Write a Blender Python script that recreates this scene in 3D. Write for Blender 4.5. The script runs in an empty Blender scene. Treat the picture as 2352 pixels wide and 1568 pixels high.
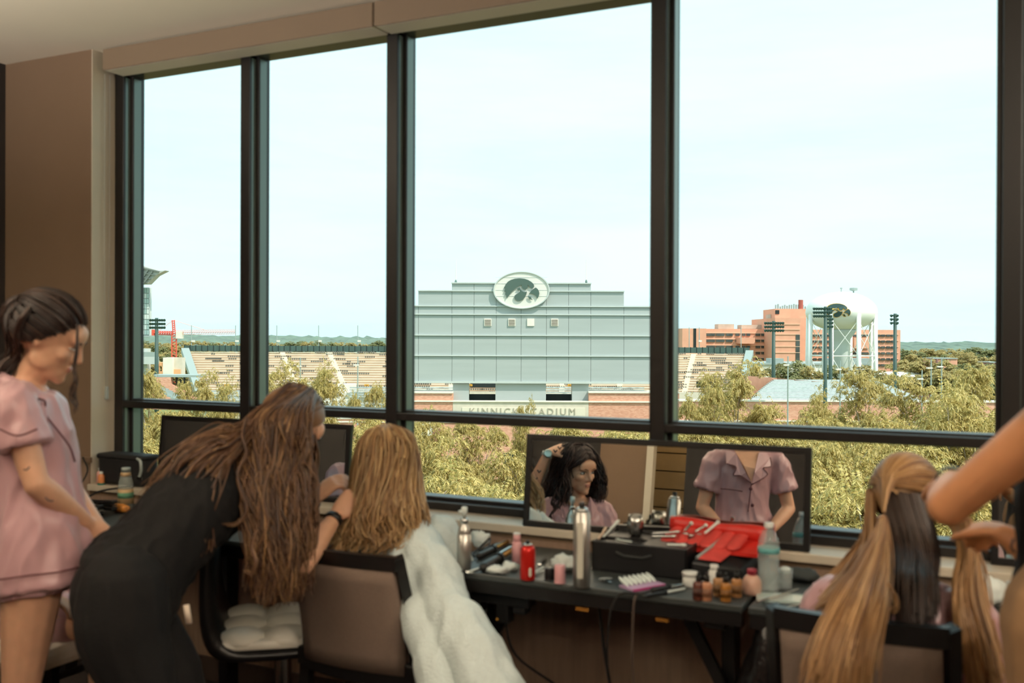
import bpy, bmesh, math, random
from mathutils import Vector, Matrix, noise

# ------------------------------------------------------------------ camera
SC = bpy.context.scene
F = 2352 * 35 / 36.0                 # focal length in pixels of the 2352 px wide frame
AL = math.atan(F / 4611.0)           # the camera looks this far left of the window normal
H = 1.5
PITCH = -math.atan(7.5 / F)
ROLL = .004
_s, _c = math.sin(AL), math.cos(AL)
R0 = Vector((_c, _s, 0)); F0 = Vector((-_s, _c, 0))
FW = Vector((-_s * math.cos(PITCH), _c * math.cos(PITCH), math.sin(PITCH)))
U0 = R0.cross(FW)
RT = R0 * math.cos(ROLL) + U0 * math.sin(ROLL)
UP = -R0 * math.sin(ROLL) + U0 * math.cos(ROLL)
CAM = Vector((0, 0, H))
cd = bpy.data.cameras.new('camera'); co = bpy.data.objects.new('camera', cd)
SC.collection.objects.link(co)
co.matrix_world = Matrix(((RT.x, UP.x, -FW.x, 0), (RT.y, UP.y, -FW.y, 0), (RT.z, UP.z, -FW.z, H), (0, 0, 0, 1)))
cd.lens = 35; cd.sensor_width = 36; cd.clip_start = .05; cd.clip_end = 4000
cd.dof.use_dof = True; cd.dof.focus_distance = 90; cd.dof.aperture_fstop = 3.5
SC.camera = co

# ------------------------------------------------------------------ sky, sun, exposure
SC.view_settings.view_transform = 'Standard'; SC.view_settings.look = 'None'
SC.view_settings.exposure = 0.0; SC.view_settings.gamma = 1.0; SC.view_settings.use_curve_mapping = False
SC.cycles.max_bounces = 8; SC.cycles.diffuse_bounces = 4; SC.cycles.glossy_bounces = 4
SC.cycles.transmission_bounces = 6; SC.cycles.transparent_max_bounces = 12
SC.cycles.caustics_reflective = False; SC.cycles.caustics_refractive = False
SC.cycles.sample_clamp_indirect = 6
SC.cycles.use_denoising = True; SC.cycles.use_adaptive_sampling = True; SC.cycles.adaptive_threshold = .05
W = bpy.data.worlds.new('sky'); SC.world = W; W.use_nodes = True
nt = W.node_tree; nt.nodes.clear()
o_ = nt.nodes.new('ShaderNodeOutputWorld'); bg = nt.nodes.new('ShaderNodeBackground')
tc = nt.nodes.new('ShaderNodeTexCoord'); mp = nt.nodes.new('ShaderNodeMapping'); mp.inputs['Scale'].default_value = (1.2, 1.2, 7.0)
nz = nt.nodes.new('ShaderNodeTexNoise'); nz.inputs['Scale'].default_value = 1.6; nz.inputs['Detail'].default_value = 5; nz.inputs['Roughness'].default_value = .55
cr = nt.nodes.new('ShaderNodeValToRGB')
cr.color_ramp.elements[0].position = .36; cr.color_ramp.elements[0].color = (.78, 1.14, 1.19, 1)
cr.color_ramp.elements[1].position = .62; cr.color_ramp.elements[1].color = (.90, 1.19, 1.18, 1)
e = cr.color_ramp.elements.new(.48); e.color = (.84, 1.17, 1.18, 1)
nt.links.new(tc.outputs['Generated'], mp.inputs[0]); nt.links.new(mp.outputs[0], nz.inputs['Vector'])
nt.links.new(nz.outputs[0], cr.inputs[0]); nt.links.new(cr.outputs[0], bg.inputs[0])
bg.inputs[1].default_value = 1.1
nt.links.new(bg.outputs[0], o_.inputs[0])

sun = bpy.data.lights.new('sun', 'SUN'); sun.energy = 4.4; sun.angle = .01; sun.color = (1, .92, .80)
so = bpy.data.objects.new('sun', sun); SC.collection.objects.link(so)
# from behind the camera, up and to the right
sd = (R0 * .62 - F0 * .55 + Vector((0, 0, 1.05))).normalized()
so.rotation_euler = sd.to_track_quat('Z', 'Y').to_euler()
# portals: help the daylight find the window openings
for (x0, x1) in ((-3.84, -1.13), (-1.13, 2.3)):
    pl = bpy.data.lights.new('window_daylight_portal', 'AREA'); pl.shape = 'RECTANGLE'; pl.size = x1 - x0; pl.size_y = 1.95
    pl.cycles.is_portal = True
    po = bpy.data.objects.new('window_daylight_portal', pl); SC.collection.objects.link(po)
    po.location = ((x0 + x1) / 2, 3.62, 1.80); po.rotation_euler = (-math.pi / 2, 0, 0)

# ------------------------------------------------------------------ helpers
random.seed(7)
def rnd(a, b): return random.uniform(a, b)
def ray(px, py): return FW + RT * ((px - 1176) / F) - UP * ((py - 784) / F)
def pix(px, py, Z): return CAM + ray(px, py) * Z          # point at forward depth Z
def ony(px, py, y): d = ray(px, py); return CAM + d * (y / d.y)
def onz(px, py, z): d = ray(px, py); return CAM + d * ((z - H) / d.z)
def ew(X, Y, z): return R0 * X + F0 * Y + Vector((0, 0, z))   # outdoor frame: X right, Y ahead
def V(*a): return Vector(a)
def lerp(a, b, t): return a + (b - a) * t

def lin(c): return tuple((v / 255 / 12.92 if v / 255 <= .04045 else ((v / 255 + .055) / 1.055) ** 2.4) for v in c)
MATS = {}
def mat(name, rgb, rough=.6, metal=0., var=0., scale=20., bump=0., bscale=None, island=None, sheen=0., trans=0., ior=1.45, spec=.5, stretch=None, coat=0., emit=None, alpha=1., sss=0.):
    """procedural principled material; rgb is 0-255 sRGB"""
    if name in MATS: return MATS[name]
    m = bpy.data.materials.new(name); m.use_nodes = True
    t = m.node_tree; p = t.nodes['Principled BSDF']
    c = lin(rgb)
    p.inputs['Base Color'].default_value = (*c, 1); p.inputs['Roughness'].default_value = rough
    p.inputs['Metallic'].default_value = metal; p.inputs['IOR'].default_value = ior
    p.inputs['Specular IOR Level'].default_value = spec
    p.inputs['Sheen Weight'].default_value = sheen; p.inputs['Transmission Weight'].default_value = trans
    p.inputs['Coat Weight'].default_value = coat; p.inputs['Alpha'].default_value = alpha
    if sss:
        p.inputs['Subsurface Weight'].default_value = sss; p.inputs['Subsurface Radius'].default_value = (.012, .005, .003); p.inputs['Subsurface Scale'].default_value = 1.
    if emit:
        p.inputs['Emission Color'].default_value = (*lin(emit[0]), 1); p.inputs['Emission Strength'].default_value = emit[1]
    vec = None
    def coords():
        tcn = t.nodes.new('ShaderNodeTexCoord'); out = tcn.outputs['Object']
        if stretch:
            mpn = t.nodes.new('ShaderNodeMapping'); mpn.inputs['Scale'].default_value = stretch
            t.links.new(out, mpn.inputs[0]); out = mpn.outputs[0]
        return out
    src = None
    if var or bump: vec = coords()
    if var:
        n = t.nodes.new('ShaderNodeTexNoise'); n.inputs['Scale'].default_value = scale; n.inputs['Detail'].default_value = 4
        t.links.new(vec, n.inputs['Vector'])
        r = t.nodes.new('ShaderNodeValToRGB')
        r.color_ramp.elements[0].position = .3; r.color_ramp.elements[1].position = .7
        r.color_ramp.elements[0].color = (*[v * (1 - var) for v in c], 1)
        r.color_ramp.elements[1].color = (*[min(1, v * (1 + var)) for v in c], 1)
        t.links.new(n.outputs[0], r.inputs[0]); src = r.outputs[0]
    if island:
        g = t.nodes.new('ShaderNodeNewGeometry'); r2 = t.nodes.new('ShaderNodeValToRGB')
        while len(r2.color_ramp.elements) < len(island): r2.color_ramp.elements.new(.5)
        for i, col in enumerate(island):
            r2.color_ramp.elements[i].position = i / max(1, len(island) - 1); r2.color_ramp.elements[i].color = (*lin(col), 1)
        t.links.new(g.outputs['Random Per Island'], r2.inputs[0])
        if src:
            mx = t.nodes.new('ShaderNodeMix'); mx.data_type = 'RGBA'; mx.inputs[0].default_value = .5
            t.links.new(r2.outputs[0], mx.inputs[6]); t.links.new(src, mx.inputs[7]); src = mx.outputs[2]
        else: src = r2.outputs[0]
    if src: t.links.new(src, p.inputs['Base Color'])
    if bump:
        n2 = t.nodes.new('ShaderNodeTexNoise'); n2.inputs['Scale'].default_value = bscale or scale; n2.inputs['Detail'].default_value = 3
        t.links.new(vec, n2.inputs['Vector'])
        b = t.nodes.new('ShaderNodeBump'); b.inputs['Strength'].default_value = bump; b.inputs['Distance'].default_value = .01
        t.links.new(n2.outputs[0], b.inputs['Height']); t.links.new(b.outputs[0], p.inputs['Normal'])
    MATS[name] = m; return m

def brickmat(name, c1, c2, mortar, sc, w=.5, h=.25):
    if name in MATS: return MATS[name]
    m = bpy.data.materials.new(name); m.use_nodes = True
    t = m.node_tree; p = t.nodes['Principled BSDF']; p.inputs['Roughness'].default_value = .85
    tcn = t.nodes.new('ShaderNodeTexCoord'); b = t.nodes.new('ShaderNodeTexBrick')
    mpn = t.nodes.new('ShaderNodeMapping'); mpn.inputs['Rotation'].default_value = (math.pi / 2, 0, -AL) ; mpn.vector_type = 'TEXTURE'
    t.links.new(tcn.outputs['Object'], mpn.inputs[0])
    b.inputs['Color1'].default_value = (*lin(c1), 1); b.inputs['Color2'].default_value = (*lin(c2), 1); b.inputs['Mortar'].default_value = (*lin(mortar), 1)
    b.inputs['Scale'].default_value = sc; b.inputs['Brick Width'].default_value = w; b.inputs['Row Height'].default_value = h; b.inputs['Mortar Size'].default_value = .012
    t.links.new(mpn.outputs[0], b.inputs['Vector']); t.links.new(b.outputs[0], p.inputs['Base Color'])
    MATS[name] = m; return m

def root_loc(o):
    while o.parent: o = o.parent
    return o.location.copy()
COL = SC.collection
def tag(o, label=None, cat=None, group=None, kind=None):
    if label: o['label'] = label
    if cat: o['category'] = cat
    if group: o['group'] = group
    if kind: o['kind'] = kind
    return o
def thing(name, label, cat, loc, group=None):
    o = bpy.data.objects.new(name, None); COL.objects.link(o); o.location = loc; o.empty_display_size = .1
    return tag(o, label, cat, group)

class MB:
    """collects shapes given in world space; build() links them as one mesh object"""
    def __init__(s): s.v = []; s.f = []
    def add(s, vs, fs):
        n = len(s.v); s.v += [Vector(v) for v in vs]; s.f += [tuple(i + n for i in f) for f in fs]; return s
    def box(s, x0, x1, y0, y1, z0, z1, fn=None):
        vs = [(x, y, z) for z in (z0, z1) for y in (y0, y1) for x in (x0, x1)]
        if fn: vs = [fn(*v) for v in vs]
        return s.add(vs, [(0, 2, 3, 1), (4, 5, 7, 6), (0, 1, 5, 4), (2, 6, 7, 3), (0, 4, 6, 2), (1, 3, 7, 5)])
    def obox(s, c, a, b, d):
        """box centred at c with half-axes a, b, d"""
        vs = [c + a * i + b * j + d * k for k in (-1, 1) for j in (-1, 1) for i in (-1, 1)]
        return s.add(vs, [(0, 2, 3, 1), (4, 5, 7, 6), (0, 1, 5, 4), (2, 6, 7, 3), (0, 4, 6, 2), (1, 3, 7, 5)])
    def bar(s, p, q, w, h=None, up=Vector((0, 0, 1))):
        p = Vector(p); q = Vector(q); h = h or w; d = (q - p); L = d.length; d.normalize()
        a = d.cross(up)
        if a.length < 1e-4: a = d.cross(Vector((1, 0, 0)))
        a.normalize(); b = a.cross(d)
        return s.obox((p + q) / 2, a * w / 2, b * h / 2, d * L / 2)
    def rings(s, R, cap=True, closed=False):
        """loft a list of equal-length rings"""
        n = len(R[0]); base = len(s.v)
        for r in R: s.v += [Vector(p) for p in r]
        for i in range(len(R) - 1 + (1 if closed else 0)):
            a = base + i * n; b = base + ((i + 1) % len(R)) * n
            for k in range(n):
                k2 = (k + 1) % n
                s.f.append((a + k, a + k2, b + k2, b + k))
        if cap and not closed:
            s.f.append(tuple(base + k for k in reversed(range(n)))); e = base + (len(R) - 1) * n
            s.f.append(tuple(e + k for k in range(n)))
        return s
    def ell(s, c, a, b, d, nu=12, nv=8):
        """ellipsoid with half-axis vectors a, b, d (d = pole)"""
        c = Vector(c); R = []
        for j in range(1, nv):
            th = math.pi * j / nv; z = -math.cos(th); q = math.sin(th)
            R.append([c + d * z + (a * math.cos(2 * math.pi * k / nu) + b * math.sin(2 * math.pi * k / nu)) * q for k in range(nu)])
        base = len(s.v); s.rings(R, cap=False)
        s.v += [c - d, c + d]; i0 = len(s.v) - 2; m = base + (nv - 2) * nu
        for k in range(nu):
            s.f.append((i0, base + (k + 1) % nu, base + k)); s.f.append((i0 + 1, m + k, m + (k + 1) % nu))
        return s
    def sph(s, c, r, nu=10, nv=7): return s.ell(c, V(r, 0, 0), V(0, r, 0), V(0, 0, r), nu, nv)
    def tube(s, pts, rad, n=8, caps=True, flat=1., round_ends=False, upv=None):
        """tube along a polyline; rad number or list; flat squashes one axis"""
        pts = [Vector(p) for p in pts]; N = len(pts)
        if N < 2: return s
        rad = [rad] * N if isinstance(rad, (int, float)) else list(rad)
        if round_ends:
            d0 = (pts[0] - pts[1]).normalized(); d1 = (pts[-1] - pts[-2]).normalized()
            pre = [(pts[0] + d0 * rad[0] * k, rad[0] * math.sqrt(max(.02, 1 - k * k))) for k in (.97, .75, .4)]
            post = [(pts[-1] + d1 * rad[-1] * k, rad[-1] * math.sqrt(max(.02, 1 - k * k))) for k in (.4, .75, .97)]
            pts = [p for p, _ in pre] + pts + [p for p, _ in post]; rad = [r for _, r in pre] + rad + [r for _, r in post]; N = len(pts)
        R = []; a = None
        for i in range(N):
            t = (pts[min(i + 1, N - 1)] - pts[max(i - 1, 0)])
            if t.length < 1e-9: t = Vector((0, 0, 1))
            t.normalize()
            if a is None:
                a = (upv or (Vector((0, 0, 1)) if abs(t.z) < .9 else Vector((1, 0, 0))))
            a = a - t * a.dot(t)
            if a.length < 1e-6: a = t.orthogonal()
            a.normalize(); b = t.cross(a)
            R.append([pts[i] + (a * math.cos(2 * math.pi * k / n) * flat + b * math.sin(2 * math.pi * k / n)) * rad[i] for k in range(n)])
        return s.rings(R, caps)
    def lathe(s, c, prof, n=20, ax=None):
        """prof = [(r, h), ...] turned about the axis ax (default up) through c"""
        c = Vector(c); ax = Vector(ax or (0, 0, 1)).normalized(); a = ax.orthogonal().normalized(); b = ax.cross(a)
        return s.rings([[c + ax * h + (a * math.cos(2 * math.pi * k / n) + b * math.sin(2 * math.pi * k / n)) * max(r, 1e-4) for k in range(n)] for r, h in prof])
    def poly(s, pts, d):
        """flat polygon extruded by vector d"""
        pts = [Vector(p) for p in pts]; n = len(pts); base = len(s.v)
        s.v += pts + [p + d for p in pts]
        s.f.append(tuple(base + k for k in reversed(range(n)))); s.f.append(tuple(base + n + k for k in range(n)))
        for k in range(n): s.f.append((base + k, base + (k + 1) % n, base + n + (k + 1) % n, base + n + k))
        return s
    def build(s, name, m, parent=None, loc=None, smooth=False, bevel=0., fix=True, kind=None, label=None):
        L = root_loc(parent) if parent else (Vector(loc) if loc is not None else s.base())
        me = bpy.data.meshes.new(name); me.from_pydata([v - L for v in s.v], [], s.f)
        if fix:
            bm = bmesh.new(); bm.from_mesh(me); bmesh.ops.recalc_face_normals(bm, faces=bm.faces); bm.to_mesh(me); bm.free()
        if smooth: me.polygons.foreach_set('use_smooth', [True] * len(me.polygons))
        me.materials.append(m); me.update()
        o = bpy.data.objects.new(name, me); COL.objects.link(o)
        if parent: o.parent = parent
        else: o.location = L
        if bevel:
            b = o.modifiers.new('b', 'BEVEL'); b.width = bevel; b.segments = 2; b.limit_method = 'ANGLE'; b.angle_limit = .6
        if smooth == 'auto' or (smooth and not fix): pass
        if kind: o['kind'] = kind
        if label: o['label'] = label
        return o
    def base(s):
        xs = [v.x for v in s.v]; ys = [v.y for v in s.v]; zs = [v.z for v in s.v]
        return Vector(((min(xs) + max(xs)) / 2, (min(ys) + max(ys)) / 2, min(zs)))

def struct(name, mb, m, parent=None, **k):
    o = mb.build(name, m, parent, loc=(None if parent else (0, 0, 0)), **k)
    if not parent: o['kind'] = 'structure'
    return o
def catmull(pts, n):
    """smooth polyline through pts, n samples"""
    P = [Vector(p) for p in pts]; P = [P[0] * 2 - P[1]] + P + [P[-1] * 2 - P[-2]]; out = []; m = len(P) - 3
    for i in range(n):
        u = i / (n - 1) * m; k = min(int(u), m - 1); t = u - k; a, b, c, d = P[k:k + 4]
        out.append(.5 * ((2 * b) + (c - a) * t + (2 * a - 5 * b + 4 * c - d) * t * t + (3 * b - a - 3 * c + d) * t ** 3))
    return out
# ------------------------------------------------------------------ room shell
XL, XR, YB, YW, YF, ZC = -4.478, 3.2, -3.0, 3.33, 3.465, 2.855
YG = 3.56                                         # glass plane
m_wall = mat('greige_paint', (122, 100, 80), .85, var=.03, scale=3, bump=.05, bscale=180)
m_wallw = mat('warm_white_paint', (214, 206, 188), .7, var=.02, scale=4)
m_ceil = mat('ceiling_paint', (236, 226, 206), .9, var=.02, scale=2, bump=.04, bscale=120)
m_char = mat('charcoal_paint', (50, 46, 44), .85, var=.06, scale=6, bump=.06, bscale=160)
m_low = mat('taupe_vinyl_wallcover', (140, 116, 98), .8, var=.12, scale=60, stretch=(1, 1, .08), bump=.15, bscale=200)
m_carpet = mat('dark_carpet', (52, 44, 40), .95, var=.3, scale=90, bump=.4, bscale=300)
m_alu = mat('black_anodised_aluminium', (26, 23, 22), .38, .0, var=.08, scale=12, spec=.6)
m_skylit = mat('sky_lit_frame_grey', (120, 134, 128), .3, .35)  # sky light on the frame sides, put into a lighter grey
m_gask = mat('rubber_gasket', (12, 12, 12), .7)
m_stone = mat('sill_stone', (196, 186, 168), .45, var=.06, scale=14)
m_glass = bpy.data.materials.new('window_glass'); m_glass.use_nodes = True
t = m_glass.node_tree; t.nodes.clear()
a = t.nodes.new('ShaderNodeOutputMaterial'); mx = t.nodes.new('ShaderNodeMixShader'); tr = t.nodes.new('ShaderNodeBsdfTransparent'); gl = t.nodes.new('ShaderNodeBsdfGlossy'); fr = t.nodes.new('ShaderNodeFresnel')
tr.inputs[0].default_value = (.985, .996, .994, 1); gl.inputs['Roughness'].default_value = .01; fr.inputs[0].default_value = 1.16
t.links.new(fr.outputs[0], mx.inputs[0]); t.links.new(tr.outputs[0], mx.inputs[1]); t.links.new(gl.outputs[0], mx.inputs[2]); t.links.new(mx.outputs[0], a.inputs[0])

struct('floor', MB().box(XL - .1, XR + .1, YB - .1, 3.7, -.12, 0), m_carpet)
struct('ceiling', MB().box(XL - .1, XR + .1, YB - .1, 3.7, ZC, ZC + .15), m_ceil)
struct('wall_left', MB().box(XL - .12, XL, YB, YW + .3, 0, ZC), m_char)
struct('wall_right', MB().box(XR, XR + .12, YB, YW + .3, 0, ZC), m_wall)
# the back wall as the mirror shows it: greige plaster, a pale door casing, a strip of block wall beyond, charcoal
struct('wall_back', MB().box(-2.62, XR, YB - .12, YB, 0, ZC).box(XL, -2.98, YB - .12, YB, 0, ZC).box(-2.98, -2.62, YB - .12, YB, 2.2, ZC), m_char)
wb = struct('wall_entry', MB().box(-3.50, -2.98, YB, YB + .06, 0, ZC), m_wall)
struct('trim_1', MB().box(-3.0, -2.93, YB - .02, YB + .09, 0, 2.25).box(-3.0, -2.60, YB - .02, YB + .09, 2.2, 2.27), m_wallw)
hw = struct('wall_hallway', MB().box(-3.6, -2.0, YB - 1.2, YB - 1.08, 0, ZC), mat('pale_block_mortar', (96, 84, 66), .9))
struct('wall_hallway_sides', MB().box(-3.7, -3.6, YB - 1.2, YB - .12, 0, ZC).box(-2.0, -1.9, YB - 1.2, YB - .12, 0, ZC).box(-3.7, -1.9, YB - 1.2, YB - .12, ZC, ZC + .1).box(-3.7, -1.9, YB - 1.2, YB - .12, -.1, 0), m_wallw)
hl_ = thing('added_hall_light', 'added unseen square light in the hallway beyond the door', 'ceiling light', V(-2.75, YB - .55, ZC - .03))  # unseen lamp added to brighten the block strip in the mirror
MB().box(-2.9, -2.6, YB - .7, YB - .4, ZC - .03, ZC - .002).build('diffuser', mat('hall_diffuser', (255, 235, 205), .5, emit=((255, 214, 160), 26.)), hl_)
mblk = mat('pale_block', (176, 158, 126), .8, var=.06, scale=8)
for i in range(13):
    b_ = MB().box(-3.59, -2.02, YB - 1.085, YB - 1.055, .01 + i * .2, .195 + i * .2).build('block', mblk, hw)
# window wall: pier, dado, ledge, header
struct('wall_window', MB().box(XL, -3.871, YW, 3.575, 0, ZC).box(-3.871, XR, YW, 3.575, 0, .775).box(-3.871, XR, 3.45, 3.575, 2.80, ZC), m_wall)
struct('wall_dado', MB().box(-3.871, XR, YW - .006, YW, .0, .755).box(XL, -3.871, YW - .006, YW, 0, .905), m_low)
struct('trim_2', MB().box(XL, -3.862, YW - .014, YW, .905, .93), mat('dado_cap', (120, 98, 80), .6))
struct('trim_3', MB().box(-3.871, -3.8705 + .003, YW, YF, .80, ZC), m_wallw)            # white jamb return beside the window
led = struct('trim_4', MB().box(-3.871, XR, YW - .022, YF + .02, .776, .806), m_stone, bevel=.004)
struct('baseboard_window', MB().box(XL, XR, YW - .02, YW - .006, 0, .1), mat('base_board', (70, 58, 50), .5))

# window units: mullions, stepped sash frames, transoms, panes
MX = [-3.840, -3.059, -2.278, -1.131, .015, 1.161, 2.307]
ZT, ZS = 2.80, .806
for i in range(len(MX) - 1):
    x0, x1 = MX[i], MX[i + 1]
    w = struct('window_%d' % (i + 1), MB().box(x0 - .026, x0 + .028, YF, 3.507, ZS, ZT), m_alu, bevel=.003)     # the front of the left mullion carries the unit
    MB().box(x0 + .028 - .006, x0 + .028, YF + .012, 3.507, ZS, ZT).build('mullion_groove', m_gask, w)
    a0, a1 = x0 + .046, x1 - .044
    MB().box(x0 + .028, x0 + .0285, YF + .014, 3.506, ZS + .03, 1.16).build('sky_lit_strip', m_skylit, w); MB().box(x0 + .028, x0 + .0285, YF + .014, 3.506, 1.192, ZT - .05).build('sky_lit_strip', m_skylit, w)  # thin plates that paint the dark frame's sides as sky-lit
    for (bz0, bz1) in ((.854, 1.153), (1.2, ZT - .05)):
        for bx in (a0, a1 - .0006): MB().box(bx, bx + .0006, 3.515, YG - .002, bz0, bz1).build('sky_lit_strip', m_skylit, w)
    MB().box(x0 - .001, a0, 3.507, YG + .02, ZS, ZT).build('sash_stile', m_alu, w, bevel=.003)
    MB().box(a1, x1 + .001, 3.507, YG + .02, ZS, ZT).build('sash_stile', m_alu, w, bevel=.003)
    MB().box(x0 + .028, x1 - .026, YF, 3.507, 1.160, 1.191).build('transom_rail', m_alu, w, bevel=.003)
    MB().box(a0, a1, 3.507, YG + .02, 1.154, 1.199).build('transom_sash', m_alu, w, bevel=.003)
    MB().box(x0 + .028, x1 - .026, YF, 3.507, ZS, .838).build('bottom_rail', m_alu, w, bevel=.003)
    MB().box(a0, a1, 3.507, YG + .02, ZS, .853).build('bottom_sash', m_alu, w, bevel=.003)
    MB().box(x0 + .028, x1 - .026, YF, YG + .02, 2.76, ZT).build('head_rail', m_alu, w)
    MB().box(a0 - .01, a1 + .01, YG, YG + .006, 1.19, 2.77).build('pane', m_glass, w, label='large upper glass pane')
    MB().box(a0 - .01, a1 + .01, YG, YG + .006, .845, 1.16).build('pane', m_glass, w, label='low lower glass pane')
# left jamb of the first unit is wider
MB().box(-3.871, -3.866, YF, YG + .02, ZS, ZT).build('jamb', m_alu, bpy.data.objects['window_1'])

# roller-shade valance boxes under the ceiling, with the chain of the left one
m_val = mat('valance_fabric_tape', (130, 112, 92), .6, var=.02, scale=5)
for k, (x0, x1, lb) in enumerate(((-3.800, -2.283, 'beige roller shade valance box at the left end of the window'), (-2.275, 2.3, 'long beige roller shade valance box over the two wide windows'))):
    v = thing('shade_valance', lb, 'valance', ((x0 + x1) / 2, 3.38, 2.748), 'shade valances')
    MB().box(x0, x1, YW, YW + .012, 2.748, ZC - .008).build('fascia', m_val, v, bevel=.004)
    MB().box(x0 + .004, x1 - .004, YW + .012, 3.45, 2.748, 2.758).build('bottom_plate', m_wallw, v)
    for xe in (x0, x1 - .008): MB().box(xe, xe + .008, YW + .012, 3.45, 2.758, ZC - .008).build('end_cap', m_wallw, v)
ch = thing('blind_chain', 'beaded roller shade chain with clear tensioner hanging on the white jamb', 'blind chain', V(-3.86, 3.41, 1.22))
m_bead = mat('bead_chain', (176, 178, 170), .35, .3)
for yy in (3.395, 3.425):
    MB().tube([V(-3.858, yy, 2.75), V(-3.858, yy, 1.9), V(-3.858, lerp(yy, 3.41, .7), 1.25)], .0016, 5).build('chain_strand', m_bead, ch)
MB().box(-3.866, -3.850, 3.402, 3.418, 1.20, 1.262).build('tensioner', mat('clear_plastic', (205, 216, 214), .15, alpha=.7), ch, bevel=.004)

# unseen downlights and uplighters, added as warm fill for room and ceiling
m_lamp = mat('lamp_diffuser', (255, 226, 190), .5, emit=((255, 205, 150), 3.))
m_white = mat('white_enamel', (225, 222, 215), .4)
for (x, y, wh) in ((.6, .7, 'nearest the camera'), (.6, -1.1, 'behind the camera toward the back wall'), (1.8, -.2, 'in the middle of the right half'), (2.0, 1.7, 'closest to the right end of the window'), (1.8, -2.2, 'closest to the back wall'), (2.6, .6, 'closest to the right wall')):
    L_ = thing('added_downlight', 'added unseen recessed ceiling spot ' + wh, 'ceiling light', V(x, y, ZC - .02), 'added ceiling downlights')
    MB().lathe(V(x, y, ZC - .015), [(.075, .012), (.095, .012), (.095, 0), (.075, 0)], 24).build('trim_ring', m_white, L_)
    MB().lathe(V(x, y, ZC - .012), [(.074, 0), (.074, .006)], 24).build('diffuser', m_lamp, L_)
    al = bpy.data.lights.new('downlight_glow', 'AREA'); al.shape = 'DISK'; al.size = .14; al.energy = 20; al.color = (1, .84, .66)
    ao = bpy.data.objects.new('downlight_glow', al); COL.objects.link(ao); ao.location = (0, 0, -.004); ao.parent = L_
def added_uplighter(x, y, label):  # out-of-view lamp added to brighten the ceiling
    L_ = thing('added_uplighter', label, 'floor lamp', V(x, y, 0), 'added unseen uplighters')
    MB().lathe(V(x, y, 0), [(.14, 0), (.14, .015), (.03, .03), (.012, .04)], 24).build('base', m_alu, L_, smooth=True)
    MB().tube([V(x, y, .03), V(x, y, 1.72)], .011, 10).build('pole', m_alu, L_)
    MB().lathe(V(x, y, 0), [(.02, 1.70), (.12, 1.74), (.19, 1.84), (.186, 1.84), (.116, 1.746), (.001, 1.712)], 28).build('lamp_shade', m_white, L_, smooth=True)
    pl = bpy.data.lights.new('bulb_glow', 'POINT'); pl.energy = 330; pl.shadow_soft_size = .04; pl.color = (1, .91, .80)
    po = bpy.data.objects.new('bulb_glow', pl); COL.objects.link(po); po.parent = L_; po.location = (0, 0, 1.79)
added_uplighter(-3.45, .25, 'added unseen uplighter near the charcoal wall')
added_uplighter(-3.9, -1.6, 'added unseen uplighter in the rear left corner')
added_uplighter(2.4, 1.4, 'added unseen uplighter by the right wall')
added_uplighter(1.4, -1.8, 'added unseen uplighter at the rear right')
# ------------------------------------------------------------------ outdoors (frame of the view axis: X right, Y ahead)
GZ = -20.
def xz(px, py, Y):
    p = pix(px, py, Y); return p.dot(R0), p.z
def ebx(mb, px0, px1, py0, py1, Y, dep):
    cxp, cyp = (px0 + px1) / 2, (py0 + py1) / 2
    x0 = xz(px0, cyp, Y)[0]; x1 = xz(px1, cyp, Y)[0]; z1 = xz(cxp, py0, Y)[1]; z0 = xz(cxp, py1, Y)[1]
    return mb.box(x0, x1, Y, Y + dep, z0, z1, fn=ew)
def epart(name, m, par, px0, px1, py0, py1, Y, dep, **k): return ebx(MB(), px0, px1, py0, py1, Y, dep).build(name, m, par, **k)
def ep(px, py, Y, dy=0): X, z = xz(px, py, Y); return ew(X, Y + dy, z)
def gb(px, Y): return ew((px - 1176) / F * Y, Y, GZ)

m_metal = mat('pale_metal_panel', (172, 178, 177), .45, .0, var=.04, scale=.6, stretch=(.15, .15, 2.5))
m_metal2 = mat('pale_metal_flashing', (194, 200, 197), .4, var=.03, scale=1)
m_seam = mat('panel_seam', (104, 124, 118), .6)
m_brick = brickmat('red_orange_brick', (226, 168, 142), (206, 140, 114), (226, 200, 182), 2.2)
m_conc = mat('pale_concrete', (214, 204, 188), .8, var=.06, scale=1.2)
m_conc2 = mat('white_concrete', (232, 226, 214), .8, var=.04, scale=1.)
m_dk = mat('dark_opening', (38, 46, 46), .8)
m_dgreen = mat('dark_green_mesh_fence', (70, 92, 86), .7, var=.12, scale=1.4, stretch=(1.5, 1.5, .1))
m_pole = mat('green_painted_pole', (58, 82, 76), .5)
m_gal = mat('galvanised_steel', (170, 180, 176), .4, .4)
m_wht = mat('white_tank_paint', (238, 238, 232), .4, var=.02, scale=.3)
m_grass = mat('ground_grass', (120, 122, 70), .95, var=.25, scale=.08)
m_bench = mat('sun_bleached_bench', (232, 216, 194), .7, var=.05, scale=.8)
m_riser = mat('shaded_tan_riser', (200, 176, 150), .8, var=.12, scale=.5)  # shade under the benches is put into this darker colour
m_hbrick = mat('hospital_brick', (226, 166, 140), .85, var=.05, scale=.5)
m_hwin = mat('hospital_glass', (74, 78, 74), .15, var=.5, scale=.35)
m_hband = mat('hospital_stone_band', (238, 196, 170), .8)

struct('ground', MB().box(-1500, 1500, 14, 1700, GZ - .5, GZ, fn=ew), m_grass)

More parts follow.
